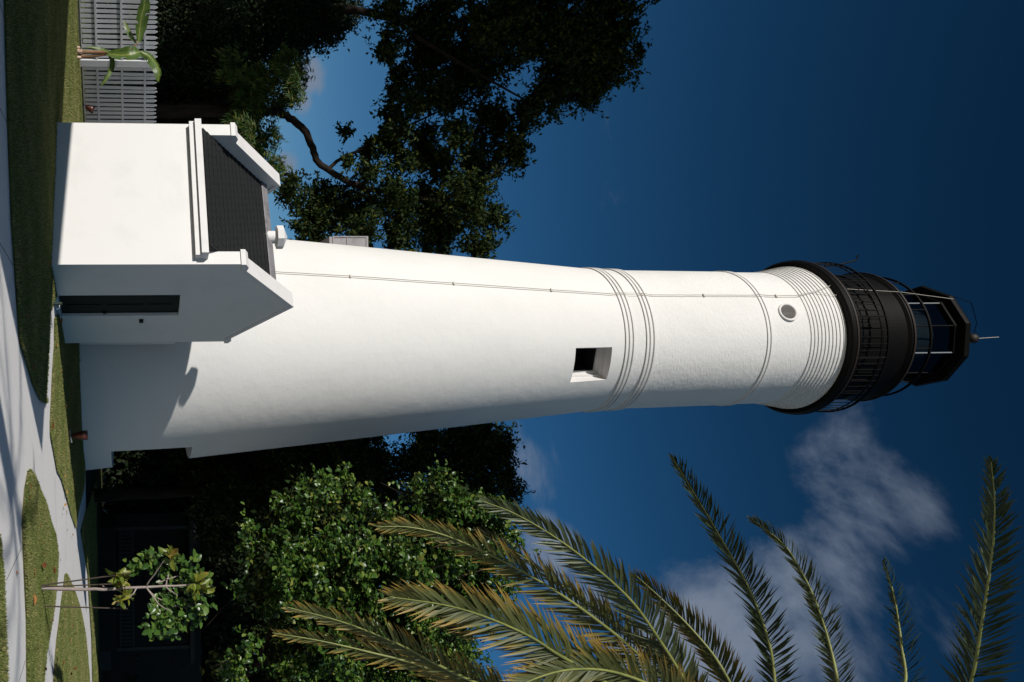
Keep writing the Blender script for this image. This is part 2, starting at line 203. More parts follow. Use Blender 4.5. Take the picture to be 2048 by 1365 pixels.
M_WALL = mat('white_wall_paint', (0.67, 0.655, 0.637), 0.8, 0.15,
    noise=[(1.2, (0.61, 0.60, 0.58), 0.5, 0.8, ONE), (0.9, (0.52, 0.51, 0.48), 0.70, 0.88, (2.5, 2.5, .3)), (8, (0.40, 0.37, 0.34), 0.755, 0.80, ONE)],
    bump=[(3, 0.3, 0.012, ONE), (60, 0.3, 0.004, ONE)])
M_TRIM = mat('white_trim_paint', (0.64, 0.62, 0.61), 0.6, 0.25, noise=[(3, (0.57, 0.55, 0.54), 0.5, 0.8, ONE)], bump=[(25, 0.15, 0.004, ONE)])
M_BLACK = mat('black_iron_paint', (0.0035, 0.003, 0.0027), 0.55, 0.10, noise=[(4, (0.006, 0.0045, 0.0035), 0.55, 0.78, ONE)], bump=[(12, 0.2, 0.006, ONE)])
M_RUST = mat('rusty_rim_iron', (0.020, 0.012, 0.008), 0.6, 0.3, noise=[(9, (0.014, 0.011, 0.010), 0.4, 0.7, ONE)])
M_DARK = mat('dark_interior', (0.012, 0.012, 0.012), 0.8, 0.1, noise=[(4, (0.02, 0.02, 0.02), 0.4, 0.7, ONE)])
M_DOOR = mat('black_green_door_paint', (0.004, 0.005, 0.005), 0.5, 0.12, noise=[(5, (0.007, 0.008, 0.007), 0.45, 0.7, (1, 1, .2))])
M_ROOF = mat('dark_slate', (0.015, 0.016, 0.016), 0.65, 0.22, noise=[(2, (0.030, 0.031, 0.030), 0.45, 0.7, ONE), (16, (0.012, 0.013, 0.013), 0.5, 0.8, ONE), (30, (0.06, 0.06, 0.058), 0.70, 0.8, ONE)], bump=[(40, 0.35, 0.006, ONE)])
M_RIDGE = mat('grey_ridge_metal', (0.20, 0.19, 0.20), 0.6, 0.3, noise=[(6, (0.10, 0.10, 0.105), 0.45, 0.75, ONE)])
M_CABLE = mat('weathered_cable', (0.46, 0.43, 0.38), 0.6, 0.3)
M_FENCE = mat('weathered_white_paint', (0.52, 0.53, 0.55), 0.7, 0.2, noise=[(5, (0.42, 0.43, 0.45), 0.45, 0.75, (3, 3, .4))], bump=[(30, 0.2, 0.003, (1, 1, .2))])
M_FENCE_D = mat('dark_base_board', (0.10, 0.10, 0.105), 0.8, 0.2, noise=[(6, (0.05, 0.05, 0.05), 0.4, 0.7, ONE)])
M_PATH = mat('white_concrete', (0.90, 0.87, 0.85), 0.85, 0.15,
    noise=[(0.8, (0.84, 0.81, 0.79), 0.45, 0.75, ONE), (30, (0.80, 0.77, 0.75), 0.45, 0.75, ONE), (2.6, (0.68, 0.61, 0.53), 0.70, 0.84, ONE), (120, (0.74, 0.72, 0.70), 0.58, 0.7, ONE)],
    bump=[(160, 0.6, 0.004, ONE), (20, 0.2, 0.006, ONE)])
M_SOIL = mat('lawn_soil', (0.12, 0.115, 0.05), 0.9, 0.1, noise=[(3, (0.045, 0.055, 0.018), 0.4, 0.7, ONE), (25, (0.035, 0.033, 0.018), 0.45, 0.75, ONE)], bump=[(40, 0.8, 0.03, ONE)])
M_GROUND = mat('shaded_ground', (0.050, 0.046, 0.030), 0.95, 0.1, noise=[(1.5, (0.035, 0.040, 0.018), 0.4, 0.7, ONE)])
M_BARK = mat('dark_bark', (0.026, 0.020, 0.016), 0.9, 0.05, noise=[(5, (0.014, 0.011, 0.009), 0.4, 0.7, (1, 1, .3))], bump=[(9, 0.8, 0.06, (1, 1, .4))])
M_TWIG = mat('grey_twig_bark', (0.30, 0.25, 0.23), 0.8, 0.15, noise=[(12, (0.20, 0.16, 0.14), 0.4, 0.7, (1, 1, .4))], bump=[(40, 0.4, 0.006, ONE)])
M_STAKE = mat('dark_stake_wood', (0.06, 0.045, 0.035), 0.8, 0.2)
M_BROWN = mat('brown_enamel', (0.085, 0.024, 0.017), 0.35, 0.45, noise=[(8, (0.05, 0.016, 0.012), 0.45, 0.7, ONE)])
M_GREYMET = mat('dull_grey_metal', (0.16, 0.17, 0.18), 0.5, 0.4)
M_GREENPIPE = mat('dark_green_pipe', (0.012, 0.028, 0.020), 0.5, 0.4)
M_CHROME = mat('bright_tap_metal', (0.75, 0.75, 0.72), 0.25, 0.5, metallic=1.0)
M_GREYWOOD = mat('grey_boards', (0.30, 0.28, 0.29), 0.8, 0.15, noise=[(3, (0.22, 0.21, 0.22), 0.45, 0.7, ONE)])
M_PORCH = mat('porch_paint', (0.030, 0.036, 0.040), 0.7, 0.1, noise=[(3, (0.020, 0.025, 0.027), 0.45, 0.7, ONE)])
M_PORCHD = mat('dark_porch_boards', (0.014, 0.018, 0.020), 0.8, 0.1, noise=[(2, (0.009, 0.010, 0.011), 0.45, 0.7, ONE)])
M_BANSTEM = mat('banana_stem_sheath', (0.22, 0.11, 0.06), 0.7, 0.25, noise=[(7, (0.10, 0.12, 0.04), 0.5, 0.65, (1, 1, .3)), (18, (0.30, 0.22, 0.15), 0.55, 0.7, (1, 1, .2))])
M_STUMP = mat('cut_stump', (0.55, 0.42, 0.33), 0.8, 0.15, noise=[(9, (0.3, 0.16, 0.09), 0.5, 0.7, ONE)])
M_GLASS = bpy.data.materials.new('lantern_glass'); M_GLASS.use_nodes = True
_t = M_GLASS.node_tree; _b = _t.nodes['Principled BSDF']
_b.inputs['Base Color'].default_value = (0.55, 0.62, 0.64, 1); _b.inputs['Roughness'].default_value = 0.03; _b.inputs['Transmission Weight'].default_value = 0.0
_g = N(_t, 'ShaderNodeBsdfGlossy'); _g.inputs['Roughness'].default_value = 0.03; _g.inputs['Color'].default_value = (0.8, 0.85, 0.9, 1)
_tr = N(_t, 'ShaderNodeBsdfTransparent'); _tr.inputs['Color'].default_value = (0.50, 0.58, 0.62, 1)
_lw = N(_t, 'ShaderNodeLayerWeight'); _lw.inputs['Blend'].default_value = 0.25
_ms = N(_t, 'ShaderNodeMixShader')
_ms.inputs[0].default_value = 0.07; _t.links.new(_tr.outputs[0], _ms.inputs[1]); _t.links.new(_g.outputs[0], _ms.inputs[2])
_t.links.new(_ms.outputs[0], _t.nodes['Material Output'].inputs[0])
M_LENS = mat('dark_lens_glass', (0.03, 0.035, 0.035), 0.12, 0.6)
M_LOUVRE = mat('porthole_louvre', (0.055, 0.048, 0.042), 0.6, 0.3, noise=[(8, (0.085, 0.08, 0.075), 0.5, 0.7, (1, 1, .3))])

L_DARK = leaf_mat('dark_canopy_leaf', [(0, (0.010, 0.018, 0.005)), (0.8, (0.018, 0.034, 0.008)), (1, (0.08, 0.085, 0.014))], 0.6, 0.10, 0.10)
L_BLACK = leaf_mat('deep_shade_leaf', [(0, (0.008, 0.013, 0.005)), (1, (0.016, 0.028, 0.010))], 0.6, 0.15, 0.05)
L_BRUSH = leaf_mat('strap_leaf', [(0, (0.012, 0.038, 0.006)), (0.7, (0.040, 0.085, 0.012)), (1, (0.17, 0.15, 0.035))], 0.5, 0.2, 0.18)
L_BUSH = leaf_mat('glossy_round_leaf', [(0, (0.014, 0.040, 0.006)), (0.6, (0.044, 0.098, 0.012)), (0.9, (0.10, 0.16, 0.022)), (1, (0.18, 0.18, 0.035))], 0.36, 0.45, 0.18)
L_SAP = leaf_mat('sapling_leaf', [(0, (0.026, 0.066, 0.012)), (0.7, (0.062, 0.125, 0.020)), (1, (0.12, 0.17, 0.03))], 0.33, 0.5, 0.18)
L_SAPY = leaf_mat('sapling_new_leaf', [(0, (0.10, 0.15, 0.018)), (0.8, (0.20, 0.21, 0.03)), (1, (0.26, 0.16, 0.03))], 0.4, 0.4, 0.25)
L_BAN = leaf_mat('banana_leaf', [(0, (0.020, 0.050, 0.012)), (0.5, (0.07, 0.12, 0.022)), (0.9, (0.10, 0.15, 0.03)), (1, (0.28, 0.28, 0.08))], 0.4, 0.4, 0.25)
L_PALM = leaf_mat('palm_leaflet_green', [(0, (0.038, 0.055, 0.022)), (0.6, (0.066, 0.082, 0.034)), (0.88, (0.12, 0.115, 0.045)), (1, (0.28, 0.20, 0.08))], 0.45, 0.35, 0.12)
L_PALMD = leaf_mat('palm_leaflet_shaded', [(0, (0.018, 0.030, 0.012)), (0.7, (0.030, 0.046, 0.018)), (0.92, (0.06, 0.07, 0.03)), (1, (0.18, 0.13, 0.06))], 0.5, 0.25, 0.10)  # unlit look of the upper fronds painted in as a darker leaf green
L_PALMB = leaf_mat('palm_leaflet_browning', [(0, (0.036, 0.052, 0.018)), (0.42, (0.085, 0.092, 0.026)), (0.76, (0.25, 0.165, 0.034)), (1, (0.34, 0.21, 0.055))], 0.5, 0.3, 0.12)
M_RACHIS = mat('palm_rachis', (0.20, 0.21, 0.06), 0.45, 0.35, noise=[(6, (0.12, 0.14, 0.04), 0.4, 0.7, ONE)])
M_PALMTRUNK = mat('palm_trunk', (0.12, 0.085, 0.06), 0.9, 0.1, noise=[(6, (0.06, 0.045, 0.035), 0.4, 0.7, (1, 1, 2))], bump=[(6, 1, 0.08, (1, 1, 3))])
L_GRASS = leaf_mat('grass_blade', [(0, (0.10, 0.15, 0.03)), (0.5, (0.20, 0.22, 0.065)), (0.85, (0.33, 0.30, 0.125)), (1, (0.42, 0.34, 0.18))], 0.6, 0.2, 0.25)
L_FALLEN = leaf_mat('fallen_leaf', [(0, (0.22, 0.07, 0.03)), (0.5, (0.34, 0.14, 0.05)), (1, (0.40, 0.24, 0.07))], 0.6, 0.2, 0.1)

# ------------------------------------------------------------------ helpers
def tag(o, label=None, cat=None, group=None, kind=None):
    if label: o['label'] = label
    if cat: o['category'] = cat
    if group: o['group'] = group
    if kind: o['kind'] = kind
    return o
def thing(name, label, cat, loc=(0, 0, 0), rz=0.0, group=None):
    o = bpy.data.objects.new(name, None); COL.objects.link(o)
    o.location = loc; o.rotation_euler = (0, 0, rz); o.empty_display_size = 0.2
    bpy.context.view_layer.update()
    return tag(o, label, cat, group)
def link(name, me, m, parent=None, world=True):
    """world=True: the mesh is given in world coordinates and keeps its place under the parent"""
    o = bpy.data.objects.new(name, me); COL.objects.link(o)
    if m is not None and not me.materials: me.materials.append(m)
    if parent is not None:
        o.parent = parent
        if world: o.matrix_parent_inverse = mw(parent).inverted()
    return o
def mw(o):
    m = o.matrix_basis
    if o.parent is not None: m = mw(o.parent) @ o.matrix_parent_inverse @ m
    return m
def from_bm(name, bm, m, parent=None, smooth=False, world=True):
    bmesh.ops.recalc_face_normals(bm, faces=bm.faces)
    me = bpy.data.meshes.new(name); bm.to_mesh(me); bm.free()
    if smooth: me.shade_smooth()
    return link(name, me, m, parent, world)
def raw_mesh(name, verts, faces, tint=None, smooth=False):
    """fast mesh from arrays; faces: (n,k) array of one size k"""
    me = bpy.data.meshes.new(name)
    v = np.asarray(verts, np.float32); f = np.asarray(faces, np.int32)
    me.vertices.add(len(v)); me.vertices.foreach_set('co', v.ravel())
    k = f.shape[1]
    me.loops.add(f.size); me.loops.foreach_set('vertex_index', f.ravel())
    me.polygons.add(len(f)); me.polygons.foreach_set('loop_start', np.arange(0, f.size, k, dtype=np.int32))
    if smooth: me.polygons.foreach_set('use_smooth', np.ones(len(f), bool))
    me.update(calc_edges=True)
    if tint is not None:
        dom = 'FACE' if len(tint) == len(f) else 'POINT'
        a = me.attributes.new('tint', 'FLOAT', dom); a.data.foreach_set('value', np.asarray(tint, np.float32))
    return me
def box(bm, p0, p1, X=None):
    """axis box between two corners, X: optional matrix"""
    vs = [bm.verts.new((X @ Vector(c)) if X is not None else c) for c in
          [(x, y, z) for x in (p0[0], p1[0]) for y in (p0[1], p1[1]) for z in (p0[2], p1[2])]]
    for f in ((0, 1, 3, 2), (4, 6, 7, 5), (0, 4, 5, 1), (2, 3, 7, 6), (0, 2, 6, 4), (1, 5, 7, 3)):
        bm.faces.new([vs[i] for i in f])
def prism(bm, poly, a, b, X):
    """polygon (u, z) extruded from v=a to v=b, X maps (u, v, z)"""
    A_ = [bm.verts.new(X @ Vector((u, a, z))) for u, z in poly]; B_ = [bm.verts.new(X @ Vector((u, b, z))) for u, z in poly]
    bm.faces.new(A_); bm.faces.new(B_[::-1])
    n = len(poly)
    for i in range(n): bm.faces.new((A_[i], B_[i], B_[(i + 1) % n], A_[(i + 1) % n]))
def lathe(bm, prof, cx, cy, n=96, a0=0.0, closed=False):
    rings = []
    for r, z in prof:
        rings.append([bm.verts.new((cx + r * math.sin(a0 + 2 * math.pi * i / n), cy - r * math.cos(a0 + 2 * math.pi * i / n), z)) for i in range(n)])
    m = len(rings)
    for j in range(m if closed else m - 1):
        q, s = rings[j], rings[(j + 1) % m]
        for i in range(n): bm.faces.new((q[i], q[(i + 1) % n], s[(i + 1) % n], s[i]))
    return rings
def tube(bm, pts, rad, n=8, cap=True):
    pts = [Vector(p) for p in pts]
    rads = rad if isinstance(rad, (list, tuple)) else [rad] * len(pts)
    prev = None; rings = []
    for i, p in enumerate(pts):
        d = (pts[min(i + 1, len(pts) - 1)] - pts[max(i - 1, 0)]).normalized()
        if prev is None:
            u = d.orthogonal().normalized()
        else:
            u = (prev - d * prev.dot(d))
            u = u.normalized() if u.length > 1e-6 else d.orthogonal().normalized()
        prev = u; v = d.cross(u)
        rings.append([bm.verts.new(p + (u * math.cos(2 * math.pi * k / n) + v * math.sin(2 * math.pi * k / n)) * rads[i]) for k in range(n)])
    for a, b in zip(rings, rings[1:]):
        for k in range(n): bm.faces.new((a[k], a[(k + 1) % n], b[(k + 1) % n], b[k]))
    if cap:
        bm.faces.new(rings[0][::-1]); bm.faces.new(rings[-1])
def spline(pts, n):
    """Catmull-Rom through pts, n samples"""
    P = np.asarray(pts, float); P = np.vstack([2 * P[0] - P[1], P, 2 * P[-1] - P[-2]])
    o = []
    for t in np.linspace(0, len(P) - 3 - 1e-9, n):
        i = int(t); u = t - i; a, b, c, d = P[i:i + 4]
        o.append(0.5 * ((2 * b) + (-a + c) * u + (2 * a - 5 * b + 4 * c - d) * u * u + (-a + 3 * b - 3 * c + d) * u ** 3))
    return np.array(o)
def unit(a): return a / np.maximum(np.linalg.norm(a, axis=-1, keepdims=True), 1e-9)

def leaves(name, P, size, aspect=0.5, up=0.5, droop=0.0, kind='diamond', tintpow=1.0, normals=None, dirs=None):
    """one mesh of separate leaves at points P"""
    n = len(P)
    nr = RNG.normal(size=(n, 3)); nr = unit(nr); nr[:, 2] += up; nr = unit(nr)
    if normals is not None: nr = unit(nr * 0.5 + normals)
    d = RNG.normal(size=(n, 3)) if dirs is None else dirs + RNG.normal(size=(n, 3)) * 0.35
    d[:, 2] -= droop
    d = unit(d - nr * (d * nr).sum(1, keepdims=True))
    s = np.cross(nr, d)
    L = (np.asarray(size) * RNG.uniform(0.65, 1.25, n))[:, None]; W = L * aspect * 0.5
    t = RNG.uniform(0, 1, n) ** tintpow
    if kind == 'diamond':
        fold = nr * W * RNG.uniform(0.0, 0.7, (n, 1))
        v = np.stack([P, P + d * L * .45 + s * W + fold, P + d * L - nr * L * .12, P + d * L * .45 - s * W + fold], 1).reshape(-1, 3)
        b = np.arange(n)[:, None] * 4
        f = np.concatenate([b + [0, 1, 2], b + [0, 2, 3]], 1).reshape(-1, 3)
        return raw_mesh(name, v, f, np.repeat(t, 2))
    # oval: eight-sided leaf, folded on its midrib, tip curled down
    fold = nr * W * RNG.uniform(0.1, 0.6, (n, 1)); cu = -nr * L * RNG.uniform(0.05, 0.3, (n, 1))
    mid = [P, P + d * L * .5 , P + d * L + cu]
    lf = [P + d * L * .22 + s * W * .8 + fold * .8, P + d * L * .55 + s * W + fold, P + d * L * .86 + s * W * .62 + fold * .6 + cu * .6]
    rt = [P + d * L * .22 - s * W * .8 + fold * .8, P + d * L * .55 - s * W + fold, P + d * L * .86 - s * W * .62 + fold * .6 + cu * .6]
    v = np.stack(mid + lf + rt, 1).reshape(-1, 3)
    b = np.arange(n)[:, None] * 9
    f = np.concatenate([b + [0, 3, 4], b + [0, 4, 1], b + [1, 4, 5], b + [1, 5, 2], b + [0, 7, 6], b + [0, 1, 7], b + [1, 8, 7], b + [1, 2, 8]], 1).reshape(-1, 3)
    return raw_mesh(name, v, f, np.repeat(t, 8))
def crown_points(blobs, per_m2, clump=0.32, leaves_per=26, squash=0.85):
    """points in twig clumps through overlapping balls: gaps between clumps, ragged outline"""
    out_ = []
    for (x, y, z, r) in blobs:
        k = max(6, int(per_m2 * r * r * 3.1 / leaves_per))
        c = unit(RNG.normal(size=(k, 3))) * (RNG.uniform(0.05, 1, (k, 1)) ** 0.5) * r * RNG.uniform(0.8, 1.12, (k, 1))
        c[:, 2] *= squash
        c += (x, y, z)
        cs = clump * RNG.uniform(0.6, 1.35, k)
        p = np.repeat(c, leaves_per, 0) + RNG.normal(size=(k * leaves_per, 3)) * np.repeat(cs, leaves_per)[:, None] * (0.55, 0.55, 0.45)
        out_.append(p)
    return np.concatenate(out_)
def sprig_points(blobs, per_m2, length=0.5, k=11):
    """leaf positions and directions along short twigs that stand out from the crown's surface"""
    P_, D_ = [], []
    for (x, y, z, r) in blobs:
        n = max(4, int(per_m2 * 6 * r * r))
        o = unit(RNG.normal(size=(n, 3))); st = np.array((x, y, z)) + o * (r * RNG.uniform(.55, 1.0, (n, 1)))
        d = unit(o + RNG.normal(size=(n, 3)) * .6 + (0, 0, .15)); L = length * RNG.uniform(.5, 1.5, (n, 1))
        for q in range(k):
            u = (q + 1) / k
            P_.append(st + d * L * u + RNG.normal(size=(n, 3)) * .025)
            D_.append(d * .8 + RNG.normal(size=(n, 3)) * .8)
    return np.concatenate(P_), np.concatenate(D_)
def branch_mesh(name, chains, m, parent):
    bm = bmesh.new()
    for pts, r0, r1 in chains:
        n = max(6, len(pts) * 4)
        S_ = spline(pts, n)
        if n > 12: S_[1:-1] += RNG.normal(size=(n - 2, 3)) * r0 * 0.10
        tube(bm, S_, list(np.linspace(r0, r1, n)), 10)
    return from_bm(name, bm, m, parent, smooth=True)
def inside(poly, P):
    x, y = P[:, 0], P[:, 1]; c = np.zeros(len(P), bool); n = len(poly)
    for i in range(n):
        x1, y1 = poly[i]; x2, y2 = poly[(i + 1) % n]
        k = ((y1 > y) != (y2 > y)) & (x < (x2 - x1) * (y - y1) / ((y2 - y1) + 1e-12) + x1)
        c ^= k
    return c
TX, TY = 0.096, 27.0
def hgt(x, y):
    """ground height: flat, with a low grass bank against the front of the tower"""
    dd = np.hypot(np.asarray(x) - TX, np.asarray(y) - TY)
    u = np.clip((6.1 - dd) / 1.9, 0, 1)
    k = np.clip((27.5 - np.asarray(y)) / 2.5, 0, 1)
    return 0.20 * u * u * (3 - 2 * u) * k

# ------------------------------------------------------------------ ground
bm = bmesh.new()
for (x0, y0, x1, y1) in ((-600, -600, 600, 1500),):
    vs = [bm.verts.new(c) for c in ((x0, y0, -0.03), (x1, y0, -0.03), (x1, y1, -0.03), (x0, y1, -0.03))]
    bm.faces.new(vs)
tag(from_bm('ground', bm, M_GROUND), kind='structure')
bm = bmesh.new()
pth = [(-40, -6), (30, -6), (30, 40), (14, 36), (6.1, 29.6), (-40, 29.6)]
bm.faces.new([bm.verts.new((x, y, 0.0)) for x, y in pth])
tag(from_bm('path', bm, M_PATH), kind='structure')

for (x0, y0, x1, y1) in ((-4.6, 9.6, -4.35, 11.3), (-3.1, 9.4, -3.0, 11.4), (-1.5, 9.2, -1.1, 11.8), (3.1, 10.9, 3.05, 12.4), (4.9, 11.0, 4.85, 12.7), (2.9, 17.9, 4.1, 18.0), (4.2, 20.8, 5.4, 20.4)):
    bm = bmesh.new(); d = Vector((y1 - y0, x0 - x1, 0)).normalized() * .008
    bm.faces.new([bm.verts.new(Vector(p) + d * s) for p, s in (((x0, y0, .004), 1), ((x1, y1, .004), 1), ((x1, y1, .004), -1), ((x0, y0, .004), -1))])
    tag(from_bm('path_joint', bm, M_FENCE_D), kind='structure')

def lawn(name, poly, dens, hmin, hmax, lift=0.035, view=None, dry=1.0):
    bm = bmesh.new()
    vs = [bm.verts.new((x, y, 0)) for x, y in poly]
    bm.faces.new(vs); bmesh.ops.triangulate(bm, faces=bm.faces)
    xs = [p[0] for p in poly]; ys = [p[1] for p in poly]
    if name == 'lawn_by_tower':
        for q in np.arange(math.floor(min(xs)), max(xs), 0.5):
            bmesh.ops.bisect_plane(bm, geom=bm.verts[:] + bm.edges[:] + bm.faces[:], plane_co=(q, 0, 0), plane_no=(1, 0, 0))
        for q in np.arange(math.floor(min(ys)), max(ys), 0.5):
            bmesh.ops.bisect_plane(bm, geom=bm.verts[:] + bm.edges[:] + bm.faces[:], plane_co=(0, q, 0), plane_no=(0, 1, 0))
    for v in bm.verts: v.co.z = lift + float(hgt(v.co.x, v.co.y))
    # a cut edge down to the path
    be = [e for e in bm.edges if e.is_boundary]
    r = bmesh.ops.extrude_edge_only(bm, edges=be)
    for v in [g for g in r['geom'] if isinstance(g, bmesh.types.BMVert)]: v.co.z -= lift + 0.02
    o = tag(from_bm(name, bm, M_SOIL), kind='structure')
    # blades
    bx = view or (min(xs), max(xs), min(ys), max(ys))
    n = int(dens * (bx[1] - bx[0]) * (bx[3] - bx[2]))
    P = np.stack([RNG.uniform(bx[0], bx[1], n), RNG.uniform(bx[2], bx[3], n)], 1)
    P = P[inside(poly, P)]
    P = P[(np.abs(P[:, 0]) < 0.46 * P[:, 1] + 0.3)]
    # a shaggy fringe over the border
    E = []
    for i in range(len(poly)):
        a = np.array(poly[i]); b = np.array(poly[(i + 1) % len(poly)]); L = np.linalg.norm(b - a)
        if L < 8:
            k = int(L * dens ** 0.5 * 4); E.append(a + (b - a) * RNG.uniform(0, 1, (k, 1)) + RNG.normal(size=(k, 2)) * 0.012)
    P = np.concatenate([P] + E)
    n = len(P)
    z = lift + hgt(P[:, 0], P[:, 1]) - 0.008
    B = np.column_stack([P, z])
    patch = np.sin(P[:, 0] * 2.1 + np.sin(P[:, 1] * 1.7)) * np.sin(P[:, 1] * 2.6 + 1.3 * np.sin(P[:, 0] * 1.1))
    h = RNG.uniform(hmin, hmax, n) * (1 + 0.25 * patch)
    ang = RNG.uniform(0, 2 * np.pi, n); lean = RNG.uniform(0.1, 0.9, n) * h
    dx = np.column_stack([np.cos(ang), np.sin(ang), 0 * ang])
    wv = np.column_stack([-np.sin(ang), np.cos(ang), 0 * ang]) * RNG.uniform(0.004, 0.009, n)[:, None]
    tip = B + dx * lean[:, None] + np.column_stack([0 * h, 0 * h, h])
    mid = B + dx * (lean * .35)[:, None] + np.column_stack([0 * h, 0 * h, h * .6])
    v = np.stack([B - wv, B + wv, mid + wv * .8, mid - wv * .8, tip], 1).reshape(-1, 3)
    b5 = np.arange(n)[:, None] * 5
    f = np.concatenate([b5 + [0, 1, 2], b5 + [0, 2, 3], b5 + [3, 2, 4]], 1).reshape(-1, 3)
    t = np.clip(RNG.uniform(0, 1, n) ** 1.3 * dry + 0.16 * patch, 0, 1)
    g = link('grass', raw_mesh('grass', v, f, np.repeat(t, 3)), L_GRASS)
    tag(g, kind='stuff')
    return o
lawn('lawn_near_house', LAWN_LEFT, 1700, 0.022, 0.05, view=(-14, 1.3, 11, 31))
lawn('lawn_by_tower', LAWN_TOWER, 4200, 0.016, 0.040, lift=.025)
lawn('grass_island', ISLAND_NEAR, 6500, 0.022, 0.055, dry=0.9)
lawn('grass_island', ISLAND_FAR, 3000, 0.02, 0.045)
lawn('lawn_under_trees', LAWN_FAR, 900, 0.03, 0.07, view=(6, 17, 26, 37))
lawn('lawn_in_foreground', LAWN_NEAR, 4000, 0.025, 0.065, view=(2, 5.5, 9.8, 11.1))

# ------------------------------------------------------------------ lighthouse
LH = thing('lighthouse', 'tall tapering white lighthouse tower with black gallery and glazed lantern', 'lighthouse', (TX, TY, 0))
PROF = [(4.12, -0.6), (4.06, 0.0), (3.24, 8.86), (2.455, 17.1), (2.43, 17.5), (2.405, 18.0), (2.385, 18.4), (2.33, 21.9), (2.30, 22.6), (2.29, 23.56)]
def prad(z):
    return float(np.interp(z, [p[1] for p in PROF], [p[0] for p in PROF]))
# shaft as a grid round the axis with openings left out (window recess, doorway); angle 0 faces the camera, positive to its right
WIN = (5.3, 30.6, 15.46, 16.72); DOORW = (55.0, 113.4, 1.04, 3.50)
angs = sorted(set([round(a, 3) for a in np.arange(-180, 180, 1.8) if not 50.5 < a < 58.5] + [WIN[0], WIN[1], DOORW[0], DOORW[1]]))
zs = sorted(set([p[1] for p in PROF] + [WIN[2], WIN[3], DOORW[2], DOORW[3]] + list(np.round(np.arange(0.3, 23.4, 0.45), 3))))
def tp(a, z, r=None):
    r = prad(z) if r is None else r
    if abs(a - DOORW[0]) < 1e-6 and z < 9: a = float(np.interp(z, [0, 1.04, 3.5, 9], [52.6, 53.3, 57.2, 55.0]))
    return (TX + r * math.sin(R(a)), TY - r * math.cos(R(a)), z)
bm = bmesh.new()
grid = [[bm.verts.new(tp(a, z)) for a in angs] for z in zs]
for j in range(len(zs) - 1):
    for i in range(len(angs)):
        i2 = (i + 1) % len(angs)
        am = (angs[i] + (angs[i2] if i2 else 180)) / 2; zm_ = (zs[j] + zs[j + 1]) / 2
        if any(o_[0] < am < o_[1] and o_[2] < zm_ < o_[3] for o_ in (WIN, DOORW)): continue
        f_ = bm.faces.new((grid[j][i], grid[j][i2], grid[j + 1][i2], grid[j + 1][i]))
        if zm_ > 17.5: f_.material_index = 1
shaft = from_bm('shaft', bm, M_STUCCO, LH, smooth=True); shaft.data.materials.append(M_BRICK)
# window recess
ca = R((WIN[0] + WIN[1]) / 2); inw = Vector((-math.sin(ca), math.cos(ca), 0))
def quad_strip(bm, ring_a, ring_b):
    n = len(ring_a); A_ = [bm.verts.new(p) for p in ring_a]; B_ = [bm.verts.new(p) for p in ring_b]
    for i in range(n): bm.faces.new((A_[i], A_[(i + 1) % n], B_[(i + 1) % n], B_[i]))
    return B_
arc = [WIN[0]] + [a for a in angs if WIN[0] < a < WIN[1]] + [WIN[1]]
outer = [Vector(tp(a, WIN[2])) for a in arc] + [Vector(tp(a, WIN[3])) for a in arc[::-1]]
cen = Vector(tp(math.degrees(ca), 0)); cen.z = 0
side = Vector((math.cos(ca), math.sin(ca), 0))
def flat_ring(depth, k):
    """the outline projected on a plane 'depth' behind the wall face, shrunk by k metres each side"""
    o_ = []
    c0 = Vector(tp(math.degrees(ca), 16.1)) + inw * depth
    for p in outer:
        sx = (p - c0).dot(side); sz = p.z
        hw = abs((outer[0] - c0).dot(side)); 
        sx = max(-hw + k, min(hw - k, sx)); sz = max(WIN[2] + k, min(WIN[3] - k, sz))
        q = c0 + side * sx; o_.append(Vector((q.x, q.y, sz)))
    return o_
bm = bmesh.new()
B_ = quad_strip(bm, outer, flat_ring(0.42, 0.0))
from_bm('window_reveal', bm, M_TRIM, LH)
bm = bmesh.new()
quad_strip(bm, flat_ring(0.42, 0.001), flat_ring(0.42, 0.07)); quad_strip(bm, flat_ring(0.42, 0.07), flat_ring(0.62, 0.075)); quad_strip(bm, flat_ring(0.62, 0.075), flat_ring(0.62, 0.13)); quad_strip(bm, flat_ring(0.62, 0.13), flat_ring(0.72, 0.135))
wf = from_bm('window_frame', bm, M_TRIM, LH)
bm = bmesh.new()
b_ = quad_strip(bm, flat_ring(0.72, 0.136), flat_ring(1.5, 0.14)); bm.faces.new(b_)
from_bm('window_interior', bm, M_DARK, LH)
# a shutter leaf folded back against the left reveal
bm = bmesh.new()
c0 = Vector(tp(WIN[0], 16.1)); X = Matrix((inw, side, Vector((0, 0, 1)))).transposed().to_4x4(); X.translation = Vector((c0.x, c0.y, 0))
box(bm, (0.10, 0.015, 15.50), (0.62, 0.055, 16.68), X)
from_bm('shutter', bm, M_TRIM, LH)
# low doorway on the right flank
arc = [DOORW[0]] + [a for a in angs if DOORW[0] < a < DOORW[1]] + [DOORW[1]]
outer = [Vector(tp(a, DOORW[2])) for a in arc] + [Vector(tp(a, DOORW[3])) for a in arc[::-1]]
inr = [Vector((TX + (p.x - TX) * .62, TY + (p.y - TY) * .62, p.z)) for p in outer]
bm = bmesh.new(); quad_strip(bm, outer, inr)
from_bm('doorway_reveal', bm, M_STUCCO, LH)
bm = bmesh.new(); bm.faces.new([bm.verts.new(p) for p in inr])
from_bm('doorway_interior', bm, M_DARK, LH)
